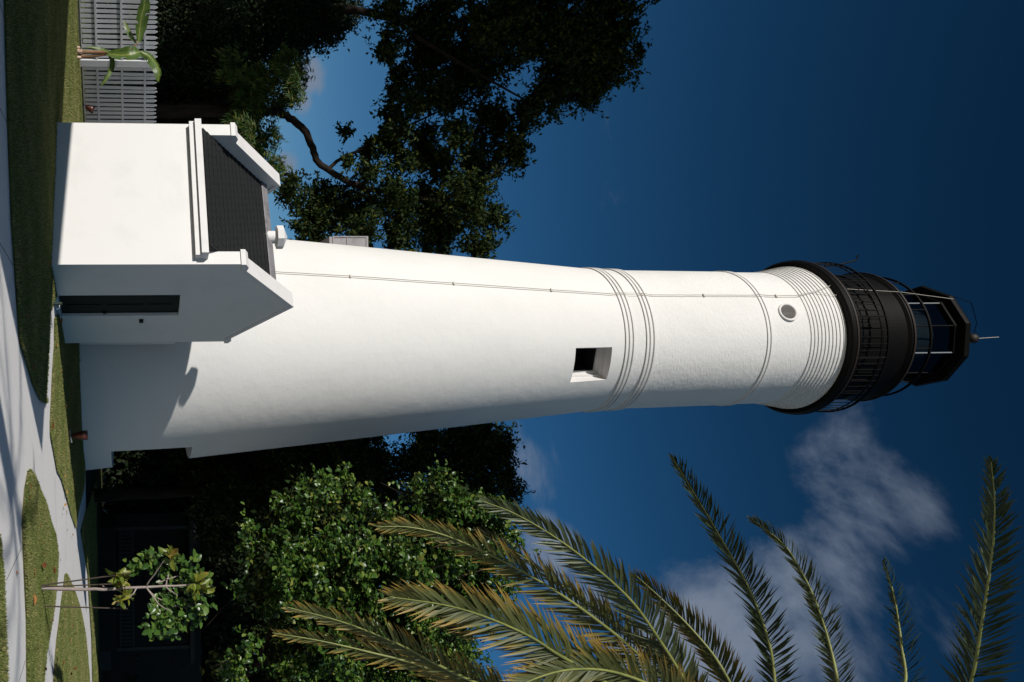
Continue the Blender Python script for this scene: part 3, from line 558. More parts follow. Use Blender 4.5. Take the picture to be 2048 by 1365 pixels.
# string courses
def ring_part(name, prof, m, parent, n=120, closed=True, smooth=False, cx=TX, cy=TY):
    bm = bmesh.new(); lathe(bm, prof, cx, cy, n, closed=closed)
    return from_bm(name, bm, m, parent, smooth=smooth)
for z0 in (17.18, 17.315, 17.45, 17.905, 18.03, 18.165, 22.06, 22.185):
    r0 = prad(z0); p_ = 0.043 if z0 < 20 else 0.034
    ring_part('string_course', [(r0 - .05, z0), (r0 + p_, z0), (r0 + p_ * .9, z0 + 0.075), (r0 - .05, z0 + 0.10)], M_STUCCO, LH)
# corbel courses stepping out under the gallery
nC = 10; zc = 23.56; hc = (24.64 - 23.56) / nC
for i in range(nC):
    r0 = 2.305 + (2.50 - 2.305) * ((i + 1) / nC) ** 1.1; z0 = zc + i * hc
    ring_part('corbel_course', [(r0 - .10, z0), (r0 - .028, z0), (r0 - .028, z0 + .028), (r0, z0 + .032), (r0, z0 + hc), (r0 - .10, z0 + hc)], M_BRICK, LH)
# porthole with louvre
pa = R(-21.3); pn = Vector((math.sin(pa), -math.cos(pa), 0)); ps = Vector((math.cos(pa), math.sin(pa), 0)); pz = 22.92
pc = Vector((TX, TY, pz)) + pn * (prad(pz) - 0.035)
X = Matrix((ps, pn, Vector((0, 0, 1)))).transposed().to_4x4(); X.translation = pc
bm = bmesh.new()
K_ = 40
rings = []
for (r, y) in ((0.318, -0.05), (0.318, 0.075), (0.285, 0.095), (0.24, 0.06), (0.235, -0.02)):
    rings.append([bm.verts.new(X @ Vector((r * math.cos(2 * math.pi * k / K_), y, r * math.sin(2 * math.pi * k / K_)))) for k in range(K_)])
for a, b in zip(rings, rings[1:]):
    for k in range(K_): bm.faces.new((a[k], a[(k + 1) % K_], b[(k + 1) % K_], b[k]))
port = from_bm('porthole_frame', bm, M_STUCCO, LH, smooth=True)
bm = bmesh.new()
vs = [bm.verts.new(X @ Vector((0.238 * math.cos(2 * math.pi * k / K_), 0.062, 0.238 * math.sin(2 * math.pi * k / K_)))) for k in range(K_)]
bm.faces.new(vs)
from_bm('louvre', bm, M_LOUVRE, port)
# twin lightning cables and clips
CAB = [(-37.3, 5.2), (-37.2, 6.07), (-37.4, 8.31), (-36.9, 11.64), (-36.35, 14.91), (-36.0, 17.1), (-36.2, 17.7), (-36.2, 18.4), (-36.4, 21.45), (-36.4, 23.5)]
for k, off in enumerate((-0.55, 0.75)):
    bm = bmesh.new()
    zz_ = np.linspace(5.0, 23.45, 60)
    pts = [tp(float(np.interp(z, [c[1] for c in CAB], [c[0] for c in CAB])) + off * 3.0 / prad(z) + RNG.normal() * .05, z, prad(z) + (0.066 if 17.0 < z < 18.4 or 21.95 < z < 22.4 else 0.013)) for z in zz_]
    pts += [tp(-36.5 + off * 2 - k * 3, 24.0, 2.46), tp(-36.5 - 3 + off * 4 + k * 4, 24.62, 2.56)]
    tube(bm, pts, 0.008, 6)
    from_bm('lightning_cable', bm, M_CABLE, LH)
for z in (8.31, 11.64, 14.91, 18.05, 20.2, 22.75):
    bm = bmesh.new(); a = float(np.interp(z, [c[1] for c in CAB], [c[0] for c in CAB])) + .1
    c0 = Vector(tp(a, z)); n_ = Vector((math.sin(R(a)), -math.cos(R(a)), 0)); s_ = Vector((math.cos(R(a)), math.sin(R(a)), 0))
    X = Matrix((s_, n_, Vector((0, 0, 1)))).transposed().to_4x4(); X.translation = c0
    box(bm, (-0.06, -0.01, -0.018), (0.06, 0.05, 0.018), X)
    from_bm('cable_clip', bm, M_CABLE, LH)
# gallery deck, railing
DECK = ring_part('gallery_deck', [(2.2, 24.645), (2.64, 24.645), (2.697, 24.70), (2.697, 24.90), (2.66, 24.93), (2.2, 24.93)], M_BLACK, LH)
ring_part('deck_rim', [(2.70, 24.84), (2.715, 24.84), (2.715, 24.90), (2.70, 24.90)], M_RUST, DECK)
def rail_ring(name, r, z, t, parent, m=M_BLACK, n=96):
    return ring_part(name, [(r - t, z - t), (r + t, z - t), (r + t, z + t), (r - t, z + t)], m, parent, n)
rail_ring('rail', 2.62, 25.98, 0.028, DECK); rail_ring('rail', 2.62, 25.75, 0.016, DECK); rail_ring('rail', 2.62, 25.02, 0.016, DECK)
bm = bmesh.new(); tube(bm, [(0, 0, 24.93), (0, 0, 25.98)], 0.011, 6); me = bpy.data.meshes.new('baluster'); bm.to_mesh(me); bm.free(); me.materials.append(M_BLACK)
for i in range(76):
    a = 2 * math.pi * i / 76
    o = link('baluster', me, None, DECK, world=False); o.matrix_parent_inverse = mw(DECK).inverted(); o.location = (TX + 2.62 * math.sin(a), TY - 2.62 * math.cos(a), 0)
bm = bmesh.new(); tube(bm, [(0, 0, 24.93), (0, 0, 26.02)], 0.018, 8); me = bpy.data.meshes.new('rail_post'); bm.to_mesh(me); bm.free(); me.materials.append(M_BLACK)
for i in range(12):
    a = 2 * math.pi * (i + .5) / 12
    o = link('rail_post', me, None, DECK, world=False); o.matrix_parent_inverse = mw(DECK).inverted(); o.location = (TX + 2.62 * math.sin(a), TY - 2.62 * math.cos(a), 0)
bm = bmesh.new(); tube(bm, [(-2.40, 26.75, 25.95), (-2.47, 26.8, 26.6), (-2.61, 26.8, 27.18), (-2.80, 26.8, 27.28)], 0.026, 8)
from_bm('bent_davit_rod', bm, M_BLACK, LH)
bm = bmesh.new(); tube(bm, [(2.44, 26.9, 26.2), (2.3, 26.9, 26.9)], 0.012, 6)
from_bm('whip_aerial', bm, M_CABLE, LH)
# watch room: drum with vertical battens and a belt
WR = ring_part('watch_room', [(2.17, 24.93), (2.17, 27.12), (2.25, 27.2), (2.27, 27.32), (1.3, 27.34)], M_BLACK, LH, closed=False)
ring_part('watch_room_rim', [(2.272, 27.25), (2.29, 27.25), (2.29, 27.31), (2.272, 27.31)], M_RUST, WR)
ring_part('belt_course', [(2.171, 26.2), (2.215, 26.2), (2.215, 26.3), (2.171, 26.3)], M_BLACK, WR)
bm = bmesh.new(); box(bm, (-.02, -.03, 24.95), (.02, .0, 26.19)); me = bpy.data.meshes.new('batten'); bmesh.ops.recalc_face_normals(bm, faces=bm.faces); bm.to_mesh(me); bm.free(); me.materials.append(M_BLACK)
for i in range(44):
    a = 2 * math.pi * i / 44
    o = link('batten', me, None, WR, world=False); o.matrix_parent_inverse = mw(WR).inverted()
    o.location = (TX + 2.171 * math.sin(a), TY - 2.171 * math.cos(a), 0); o.rotation_euler = (0, 0, a)
rail_ring('lantern_rail', 2.10, 28.02, 0.03, WR)
bm = bmesh.new(); tube(bm, [(0, 0, 27.33), (0, 0, 28.02)], 0.02, 6); me = bpy.data.meshes.new('lantern_rail_post'); bm.to_mesh(me); bm.free(); me.materials.append(M_BLACK)
for i in range(10):
    a = 2 * math.pi * (i + .3) / 10
    o = link('lantern_rail_post', me, None, WR, world=False); o.matrix_parent_inverse = mw(WR).inverted(); o.location = (TX + 2.10 * math.sin(a), TY - 2.10 * math.cos(a), 0)
# lantern: ten-sided glazed house
A10 = R(22.3)
def deca(r, z): return [Vector((TX + r * math.sin(A10 + 2 * math.pi * i / 10), TY - r * math.cos(A10 + 2 * math.pi * i / 10), z)) for i in range(10)]
def deca_part(name, prof, m, parent, closed=False):
    bm = bmesh.new(); lathe(bm, prof, TX, TY, 10, A10, closed)
    return from_bm(name, bm, m, parent)
LN = deca_part('lantern_wall', [(1.5, 27.34), (1.5, 27.98), (1.42, 28.0), (1.42, 27.34)], M_BLACK, LH)
gA, gB = deca(1.49, 27.99), deca(1.49, 29.56)
for i in range(10):
    j = (i + 1) % 10
    bm = bmesh.new(); bm.faces.new([bm.verts.new(p) for p in (gA[i], gA[j], gB[j], gB[i])])
    from_bm('pane', bm, M_GLASS, LN)
    bm = bmesh.new(); tube(bm, [gA[i] * 1.0, gB[i]], 0.028, 6)
    from_bm('mullion', bm, M_GREYMET if i in (0, 8) else M_BLACK, LN)  # sun's gleam on two mullions put into a lighter grey colour
deca_part('lantern_head_ring', [(1.40, 29.54), (1.54, 29.54), (1.54, 29.70), (1.40, 29.70)], M_BLACK, LN, True)
RF = deca_part('lantern_roof', [(0.02, 29.62), (1.6, 29.66), (1.78, 29.70), (1.82, 29.79), (1.80, 29.86), (0.9, 30.75), (0.25, 31.35), (0.2, 31.6), (0.02, 31.62)], M_BLACK, LH)
bm = bmesh.new(); bmesh.ops.create_uvsphere(bm, u_segments=20, v_segments=12, radius=0.18, matrix=Matrix.Translation((TX + .1, TY, 31.86)))
from_bm('ventilator_ball', bm, M_RUST, RF, smooth=True)
bm = bmesh.new(); tube(bm, [(TX + .1, TY, 32.05), (TX + .06, TY, 32.9)], 0.009, 6); from_bm('lightning_rod', bm, M_CABLE, RF)
bm = bmesh.new(); tube(bm, [deca(1.78, 29.9)[8] + Vector((0, 0, 0)), deca(1.5, 30.75)[8], deca(0.6, 31.6)[8], (TX, TY, 31.9)], 0.012, 5); from_bm('roof_stay', bm, M_BLACK, RF)
bm = bmesh.new(); lathe(bm, [(0.02, 27.4), (0.7, 27.4), (0.75, 28.0), (0.98, 28.3), (1.02, 28.8), (0.98, 29.3), (0.7, 29.5), (0.02, 29.52)], TX, TY, 24); from_bm('lens', bm, M_LENS, LN, smooth=True)
bm = bmesh.new(); tube(bm, [tp(-40, 24.95, 2.5), tp(-41, 27.3, 2.28), tp(-44, 29.7, 1.82)], 0.007, 5); from_bm('lightning_cable', bm, M_CABLE, LH)

# ------------------------------------------------------------------ entrance building
A_ = Vector((-1.613, 17.148, 0)); WD = Vector((0.4373, 0.8993, 0)); SD = Vector((-0.8993, 0.4373, 0)); W_, L_ = 3.73, 3.757
XB = Matrix((WD, SD, Vector((0, 0, 1)))).transposed().to_4x4(); XB.translation = A_      # (along gable, along side, up)
EB = thing('entrance_building', 'low white gabled entrance building with dark doorway at the lighthouse foot', 'building', A_)
TH = 0.313; D0, D1, DZ0, DZ1 = 1.315, 2.30, 0.07, 2.78
bm = bmesh.new()
def topz(u): return 4.0 + (5.30 - 4.0) * (1 - abs(u - W_ / 2) / (W_ / 2 - .2)) if .2 < u < W_ - .2 else 4.0
prism(bm, [(0, -.3), (D0, -.3), (D0, topz(D0)), (.2, 4.0), (0, 4.0)], 0, TH, XB)
prism(bm, [(D0, DZ1), (D1, DZ1), (D1, topz(D1)), (W_ / 2, 5.30), (D0, topz(D0))], 0, TH, XB)
prism(bm, [(D0, -.3), (D1, -.3), (D1, DZ0), (D0, DZ0)], 0, TH, XB)
prism(bm, [(D1, -.3), (W_, -.3), (W_, 4.0), (W_ - .2, 4.0), (D1, topz(D1))], 0, TH, XB)
from_bm('gable_wall', bm, M_WALL, EB)
bm = bmesh.new()
prism(bm, [(0, -.3), (W_, -.3), (W_, 4.0), (W_ - .2, 4.0), (W_ / 2, 5.30), (.2, 4.0), (0, 4.0)], L_ - TH, L_, XB)
from_bm('gable_wall', bm, M_WALL, EB)
bm = bmesh.new(); box(bm, (0, TH, -.3), (.28, L_ - TH, 3.25), XB); from_bm('side_wall', bm, M_WALL, EB)
bm = bmesh.new(); box(bm, (W_ - .28, TH, -.3), (W_, L_ - TH, 3.25), XB); from_bm('side_wall', bm, M_WALL, EB)
# capping stones: kneeler, two slopes
def cap(s0, s1):
    o_ = 0.035
    bm = bmesh.new()
    poly = [(-o_, 4.0), (-o_, 4.10), (.10, 4.17), (.235, 4.14), (W_ / 2, 5.445), (W_ - .235, 4.14), (W_ - .10, 4.17), (W_ + o_, 4.10), (W_ + o_, 4.0), (W_ - .2, 4.0), (W_ / 2, 5.30), (.2, 4.0)]
    # built in convex pieces so each face stays flat
    prism(bm, [poly[0], poly[1], poly[2], poly[3], poly[11]], s0 - o_, s1 + o_, XB)
    prism(bm, [poly[11], poly[3], poly[4], poly[10]], s0 - o_, s1 + o_, XB)
    prism(bm, [poly[10], poly[4], poly[5], poly[9]], s0 - o_, s1 + o_, XB)
    prism(bm, [poly[9], poly[5], poly[6], poly[7], poly[8]], s0 - o_, s1 + o_, XB)
    return from_bm('gable_cap', bm, M_TRIM, EB)
cap(0, TH); cap(L_ - TH, L_)
# boxed cornice in two steps along both eaves
for sgn in (0, 1):
    bm = bmesh.new()
    for (o0, z0, z1) in ((0.17, 3.03, 3.15), (0.26, 3.153, 3.30)):
        if sgn == 0: box(bm, (-o0, .13, z0), (0.02, L_ - .06, z1), XB)
        else: box(bm, (W_ - .02, .13, z0), (W_ + o0, L_ - .06, z1), XB)
    from_bm('cornice', bm, M_TRIM, EB)
# roof slabs, slates, ridge
RE = Vector((-0.24, 3.30)); RP = Vector((W_ / 2, 5.02)); sl_ = (RP - RE); SLEN = sl_.length; sd_ = sl_ / SLEN; sn_ = Vector((-sd_.y, sd_.x))
RFO = None
for sgn in (0, 1):
    bm = bmesh.new()
    q = [RE, RP, RP - sn_ * .10 + Vector((0, 0)), RE - sn_ * .10]
    poly = [(p.x if sgn == 0 else W_ - p.x, p.y) for p in q]
    prism(bm, poly, TH - .003, L_ - TH + .003, XB)
    o = from_bm('roof', bm, M_ROOF, EB)
    if sgn == 0: RFO = o
rows, colsN = 16, 17
ex = SLEN / rows; cw = (L_ - 2 * TH) / colsN
def slate_mesh(wd_):
    bm = bmesh.new(); w2 = wd_ / 2 - .004
    box(bm, (-0.0, -w2, 0.004), (ex * 1.12, w2, 0.016))
    for v in bm.verts:
        if v.co.x < .01: v.co.z += 0.016       # butt edge sits proud
    me = bpy.data.meshes.new('slate'); bmesh.ops.recalc_face_normals(bm, faces=bm.faces); bm.to_mesh(me); bm.free(); me.materials.append(M_ROOF); return me
S1, S2 = slate_mesh(cw), slate_mesh(cw / 2)
for r_ in range(rows):
    xs_ = [(i + .5) * cw for i in range(colsN)] if r_ % 2 == 0 else [cw * .25] + [(i + 1) * cw for i in range(colsN - 1)] + [(colsN - .25) * cw]
    for x_ in xs_:
        half = r_ % 2 == 1 and (x_ < cw * .5 or x_ > (colsN - .5) * cw)
        o = link('slate', S2 if half else S1, None, RFO, world=False)
        o.matrix_parent_inverse = mw(RFO).inverted()
        b0 = RE + sd_ * (r_ * ex * .995)
        X = Matrix((Vector((sd_.x, 0, sd_.y)), Vector((0, 1, 0)), Vector((-sd_.y, 0, sd_.x)))).transposed().to_4x4()
        X.translation = Vector((b0.x, TH + x_, b0.y + .002 + random.uniform(0, .004)))
        o.matrix_basis = XB @ X @ Matrix.Rotation(random.gauss(0, .012), 4, 'Z')
bm = bmesh.new()
prism(bm, [(W_ / 2 - .17, 4.93), (W_ / 2 - .165, 4.955), (W_ / 2, 5.10), (W_ / 2 + .165, 4.955), (W_ / 2 + .17, 4.93), (W_ / 2, 5.06)], TH + .002, L_ - TH - .002, XB)
from_bm('ridge_cap', bm, M_RIDGE, EB)
# roof ventilator with eight-sided cap
vc = Vector((-2.499, 19.652, 0))
bm = bmesh.new(); lathe(bm, [(0.155, 4.85), (0.155, 5.24), (0.02, 5.24)], vc.x, vc.y, 24); vent = from_bm('roof_vent', bm, M_TRIM, EB, smooth=False)
bm = bmesh.new(); lathe(bm, [(0.02, 5.205), (0.285, 5.205), (0.285, 5.36), (0.02, 5.47)], vc.x, vc.y, 8, R(12)); from_bm('vent_cap', bm, M_TRIM, vent)
# door leaf
bm = bmesh.new(); box(bm, (D0 + .004, .075, DZ0 + .004), (D1 - .004, .12, DZ1 - .004), XB)
for (u0, u1, z0, z1) in ((.10, .44, .2, 1.0), (.55, .89, .2, 1.0), (.10, .44, 1.15, 1.95), (.55, .89, 1.15, 1.95), (.10, .44, 2.1, 2.6), (.55, .89, 2.1, 2.6)):
    box(bm, (D0 + u0, .062, z0), (D0 + u1, .074, z1), XB)
door = from_bm('door', bm, M_DOOR, EB)
bm = bmesh.new(); box(bm, (D1 - .09, .03, 1.02), (D1 - .04, .061, 1.10), XB); from_bm('handle', bm, M_RUST, door)
bm = bmesh.new(); box(bm, (D0 - .04, -.10, -.1), (D1 + .04, .0, 0.068), XB); from_bm('doorstep', bm, M_WALL, EB)
bm = bmesh.new(); box(bm, (2.47, -.05, 1.86), (2.585, -.001, 1.96), XB); from_bm('wall_box', bm, M_DOOR, EB)
# short link to the tower behind it
bm = bmesh.new(); box(bm, (W_ + .002, 1.0, -.2), (W_ + 2.2, 2.7, 2.9), XB); from_bm('link_wall', bm, M_WALL, EB)

# ------------------------------------------------------------------ hose spigot, spotlights
sp = Vector((-0.80, 17.17, 0))
SPG = thing('hose_spigot', 'short dark green standpipe with small bright tap before the doorway', 'spigot', sp)
bm = bmesh.new(); tube(bm, [sp, sp + Vector((0, 0, .25))], 0.038, 10); from_bm('pipe', bm, M_GREENPIPE, SPG)
bm = bmesh.new(); tube(bm, [sp + Vector((.03, -.02, .19)), sp + Vector((.09, -.03, .20)), sp + Vector((.11, -.03, .13))], 0.017, 8); from_bm('tap', bm, M_CHROME, SPG)
def spotlight(p, tilt, label):
    t = thing('garden_spotlight', label, 'spotlight', p, 0, 'brown spotlights on the lawn')
    X = Matrix.Translation(p) @ Matrix.Rotation(tilt[0], 4, 'Y') @ Matrix.Rotation(tilt[1], 4, 'X')
    def part(name, prof, m, n=18):
        bm = bmesh.new(); lathe(bm, prof, 0, 0, n); bm.transform(X); return from_bm(name, bm, m, t, smooth=True)
    bm = bmesh.new(); tube(bm, [Vector(p) + Vector((0, 0, -.06)), Vector(p) + Vector((0, 0, .05))], .02, 8); from_bm('stake', bm, M_GREYMET, t)
    bm = bmesh.new(); Xd = Matrix.Translation(Vector(p) + Vector((0, 0, .045))) @ Matrix.Rotation(R(-9), 4, 'Y'); box(bm, (-.17, -.06, -.012), (.17, .06, .012), Xd); from_bm('junction_plate', bm, M_GREYMET, t)
    part('lamp_body', [(0.004, .05), (.045, .06), (.055, .12), (.10, .22), (.115, .36), (.115, .385), (.004, .385)], M_BROWN)
    part('lamp_hood', [(.118, .33), (.124, .345), (.124, .475), (.112, .475), (.105, .39)], M_BROWN)
    return t
spotlight((2.41, 21.3, 0.05 + float(hgt(2.41, 21.3))), (R(-2), 0), 'upright brown bullet spotlight on sunlit grass at tower foot')
spotlight((-8.4, 29.1, 0.04), (R(30), 0), 'tilted brown bullet spotlight before the grey picket fence')

# ------------------------------------------------------------------ picket fence
FN = thing('picket_fence', 'grey white picket fence with pointed pickets behind the banana plant', 'fence', (-9.5, 27.95, 0))
def picket_mesh(h):
    bm = bmesh.new(); w2 = .054
    pl = [(-w2, .16), (w2, .16), (w2, h - .10), (.012, h), (-.012, h), (-w2, h - .10)]
    prism(bm, pl, 0, .024, Matrix.Identity(4))
    me = bpy.data.meshes.new('picket'); bmesh.ops.recalc_face_normals(bm, faces=bm.faces); bm.to_mesh(me); bm.free(); me.materials.append(M_FENCE); return me
PK = picket_mesh(2.66)
def fence_run(p0, p1):
    p0, p1 = Vector((*p0, 0)), Vector((*p1, 0)); d = (p1 - p0).normalized(); L = (p1 - p0).length
    nrm = Vector((d.y, -d.x, 0))                      # towards the camera
    X = Matrix((d, -nrm, Vector((0, 0, 1)))).transposed().to_4x4(); X.translation = p0
    n = int(round(L / .165))
    for i in range(n):
        o = link('picket', PK, None, FN, world=False); o.matrix_parent_inverse = mw(FN).inverted()
        o.matrix_basis = X @ Matrix.Translation(((i + .5) * L / n, 0, random.uniform(-.02, .02))) @ Matrix.Rotation(random.gauss(0, .006), 4, 'Y')
    for z in (.62, 1.46, 2.24):
        bm = bmesh.new(); box(bm, (0.0, -.045, z - .035), (L, -.002, z + .035), X); from_bm('rail', bm, M_FENCE, FN)
    bm = bmesh.new(); box(bm, (0.0, -.02, -.05), (L, .02, .11), X); from_bm('base_board', bm, M_FENCE_D, FN)
    bm = bmesh.new(); box(bm, (0.0, -.02, .125), (L, .012, .15), X); from_bm('base_board', bm, M_FENCE, FN)
fence_run((-12.2, 25.93), (-9.58, 27.89)); fence_run((-9.36, 28.02), (-6.4, 30.9))
bm = bmesh.new(); box(bm, (-.11, -.09, -.1), (.11, .09, 2.60), Matrix.Translation((-9.47, 27.96, 0)) @ Matrix.Rotation(R(40), 4, 'Z')); from_bm('post', bm, M_FENCE, FN)

# ------------------------------------------------------------------ banana plant
BN = thing('banana_plant', 'young banana plant with broad torn green leaves before the picket fence', 'plant', (BAN_STEMS[0][0][0], BAN_STEMS[0][0][1], 0))
for k, (st, r0, r1) in enumerate(zip(BAN_STEMS, (.075, .06, .022), (.04, .03, .012))):
    bm = bmesh.new(); S_ = spline(st, 10); S_[0][2] = min(S_[0][2], -.02) if k < 2 else S_[0][2]; tube(bm, S_, list(np.linspace(r0, r1, 10)), 10); from_bm('stem' if k < 2 else 'leaf_stalk', bm, M_BANSTEM, BN, smooth=True)
bx_, by_ = BAN_STEMS[0][0][:2]
for (dx, h, r) in ((.02, .20, .075), (.22, .17, .06), (-.1, .14, .05)):
    bm = bmesh.new(); tube(bm, [(bx_ + dx, by_ - .12, -.03), (bx_ + dx + .02, by_ - .13, h)], [r, r * .9], 10); from_bm('stump', bm, M_STUMP, BN)
def broad_leaf(name, mid, width, fold, hint, parent, m, torn=True, n=22):
    S_ = spline(mid, n); T_ = np.gradient(S_, axis=0); T_ = unit(T_)
    hint = np.asarray(hint, float)
    V, F, tint = [], [], []
    for i in range(n):
        t = i / (n - 1); wd_ = width * (math.sin(math.pi * min(1, t * .93 + .07)) ** 0.6)
        s = np.cross(T_[i], hint); s /= np.linalg.norm(s); nn = np.cross(s, T_[i])
        for q in (-1, -.5, 0, .5, 1):
            jag = (RNG.uniform(-.10, .04) if torn and abs(q) == 1 else 0) * width
            V.append(S_[i] + s * q * (wd_ + jag) + nn * (abs(q) * wd_ * fold + (RNG.uniform(-.03, .03) * width if q else 0)) + T_[i] * abs(q) * wd_ * .35)
            tint.append(1.0 if q == 0 else float(np.clip(RNG.uniform(.25, .75), 0, 1)))
    for i in range(n - 1):
        for k in range(4):
            if torn and k in (0, 3) and RNG.uniform() < .10: continue
            a = i * 5 + k; F.append((a, a + 1, a + 6, a + 5))
    me = raw_mesh(name, V, F, tint)
    return link(name, me, m, parent)
for mid, wd_, fold, hint in zip(BAN_LEAVES, (.22, .27, .21, .09, .08, .15), (.5, .35, -.5, .5, .4, -.4), ((-.1, -1, .4), (-.3, -1, .2), (.1, -.8, .6), (.3, -1, .3), (-.5, -1, .3), (0, -.7, .7))):
    broad_leaf('leaf', mid, wd_, fold, hint, BN, L_BAN)

# ------------------------------------------------------------------ trees
def tree(name, label, base, group=None): return thing(name, label, 'tree', base, 0, group)
# big canopy on the left
T1 = tree('broadleaf_tree', 'large dark broadleaf tree reaching high beside the lighthouse, with one bare crooked limb', (-8.6, 31, 0), 'shade trees around the lighthouse')
branch_mesh('trunk', [(LIMB[:5], .30, .21)], M_BARK, T1)
branch_mesh('limb', [(LIMB[4:], .16, .10)], M_BARK, T1)
branch_mesh('limb', [(LIMB_B, .075, .035)], M_BARK, T1)
branch_mesh('limb', [([(-13.4, 33.0, 4.0), (-13.4, 32.4, 9.0), (-12.6, 31.6, 13.0), (-11.8, 31, 17.0), (-11.6, 31.2, 20.5)], .22, .05), ([(-12.0, 31.2, 12.6), (-10.3, 30.6, 15), (-9.2, 31, 17.5)], .09, .03)], M_BARK, T1)
branch_mesh('limb', [([LIMB[-3], (-4.6, 31.6, 12.4), (-4.4, 31.3, 15.5)], .09, .03), ([LIMB[-1], (-6.4, 30.6, 15.8), (-7.3, 31, 16.8)], .08, .03), ([(-7.6, 31, 11), (-8.8, 31, 13.6), (-9.4, 31, 14.6)], .05, .02)], M_BARK, T1)
Pc = crown_points([(x, y, z, r * .90) for x, y, z, r in CANOPY_LEFT] + [(-15, 30, 14, 2.4), (-15.5, 30, 18, 2.6), (-15, 31, 21, 2.2), (-16, 29, 10, 2.4)], 620, .21, 30)
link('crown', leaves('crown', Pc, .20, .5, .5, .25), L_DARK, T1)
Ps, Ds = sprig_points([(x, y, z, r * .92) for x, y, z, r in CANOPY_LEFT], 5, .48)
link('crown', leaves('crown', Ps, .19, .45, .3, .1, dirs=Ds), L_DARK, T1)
# dark thicket behind the fence
T2 = tree('broadleaf_tree', 'dense black green tree rising straight behind the picket fence', (-11, 33, 0), 'shade trees around the lighthouse')
branch_mesh('trunk', [([(-11, 33, -.2), (-11.1, 33, 3), (-11.3, 33, 7)], .28, .15), ([(-11.1, 33, 3), (-12.5, 33, 6), (-12.8, 33, 8.5)], .15, .06)], M_BARK, T2)
Pc = crown_points(CANOPY_LOW + [(-9, 34, 2.2, 1.4), (-11, 34, 2.4, 1.4), (-13, 34, 2.4, 1.6), (-7, 34.5, 2.4, 1.4), (-15, 33, 5, 2.2), (-15.5, 33, 8.5, 2.2), (-6, 35, 4, 1.5), (-8.5, 35.5, 4.5, 1.7), (-10.5, 35.5, 4.5, 1.7), (-12.5, 35.5, 4, 1.8)], 950, .34)
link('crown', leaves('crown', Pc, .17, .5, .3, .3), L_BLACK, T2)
# strap-leaved tree
T3 = tree('strap_leaved_tree', 'bushy tree with bright green strap leaves in combs above the fence and roof', (-9.6, 33.4, 0))
branch_mesh('trunk', [([(-9.6, 33.4, -.2), (-9.4, 32.6, 3), (-9.2, 30.6, 6.5)], .14, .06), ([(-9.4, 32.6, 3.4), (-7.8, 30.8, 5.6), (-6.8, 30, 6.6)], .08, .03)], M_BARK, T3)
cp = crown_points(BRUSH, 60, .12, 2)
Pl, Dl, Nl = [], [], []
for c in cp:
    ax = unit(np.array([RNG.normal() * .6 + .25, RNG.normal() * .5 - .2, RNG.normal() * .4 + .35])); sd2 = unit(np.cross(ax, [RNG.normal() * .3, 1, RNG.normal() * .3])) * RNG.choice([-1, 1])
    k = RNG.integers(7, 13)
    for q in range(k):
        Pl.append(c + ax * q * .045); Dl.append(sd2 + np.array([0, 0, -.45])); Nl.append(np.cross(ax, sd2) * 1.2 + np.array([-.2, -.5, .4]))
Pl, Dl, Nl = map(np.array, (Pl, Dl, Nl))
link('crown', leaves('crown', Pl, .30, .13, .2, .1, normals=Nl, dirs=Dl * 1.6), L_BRUSH, T3)
Pc = crown_points([(x, y + .5, z, r * .8) for x, y, z, r in BRUSH], 420, .25)
link('crown', leaves('crown', Pc, .17, .4, .2, .3), L_BLACK, T3)
# dark tree at the right of the tower
T4 = tree('broadleaf_tree', 'tall dark tree standing in shade close behind the right flank of the tower', (6.4, 34.5, 0), 'shade trees around the lighthouse')
branch_mesh('trunk', [([(6.4, 34.5, -.2), (6.3, 34.5, 5), (5.9, 34.2, 10), (5.2, 34, 16.5)], .30, .05), ([(6.2, 34.5, 6), (5.4, 34, 11), (4.8, 34, 14.5)], .12, .03)], M_BARK, T4)
Pc = crown_points(CANOPY_RIGHT + [(3.0, 35, 6, 1.5), (4, 35.5, 4, 1.6), (3, 35, 10, 1.3), (7.5, 35, 8.2, 1.6), (7.8, 35.2, 5.6, 1.7)], 640, .27, 30)
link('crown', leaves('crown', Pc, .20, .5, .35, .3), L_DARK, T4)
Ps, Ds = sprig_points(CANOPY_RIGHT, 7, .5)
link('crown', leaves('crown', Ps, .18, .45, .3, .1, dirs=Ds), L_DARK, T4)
# glossy round-leaved tree
T5 = tree('round_leaved_tree', 'wide bushy tree of glossy round green leaves behind the palm fronds', (11.6, 24, 0))
branch_mesh('trunk', [([(11.6, 24, -.2), (10.9, 23.8, 3.2), (8.4, 23, 6.2), (5.6, 22.3, 9.6)], .22, .04), ([(10.8, 23.8, 3.4), (9.3, 22.8, 7), (8.6, 22, 9)], .14, .04), ([(9.4, 23.4, 5.2), (6.4, 22.8, 6.2), (4.8, 22.3, 6.9)], .08, .02), ([(8.2, 23, 6.5), (7.2, 22.4, 9), (6.4, 21.9, 11.3)], .09, .02)], M_BARK, T5)
tw = []
Pc = crown_points([(x, y, z, r * RNG.uniform(.72, 1.02)) for x, y, z, r in BUSH], 380, .16, 14)
Ps, Ds = sprig_points([(x, y - .1, z, r * .9) for x, y, z, r in BUSH], 3.2, .5, 9)
Pc = np.concatenate([Pc, Ps])
link('crown', leaves('crown', Pc, RNG.choice([.10, .13, .17], len(Pc)), .64, .45, .15, kind='oval', normals=np.tile([-.25, -.45, .35], (len(Pc), 1)) * .8), L_BUSH, T5)
Pc = crown_points([(x + .3, y + 1.2, z, r * .95) for x, y, z, r in BUSH if r > .5], 480, .3)
link('crown', leaves('crown', Pc, .19, .6, .3, .3), L_DARK, T5)
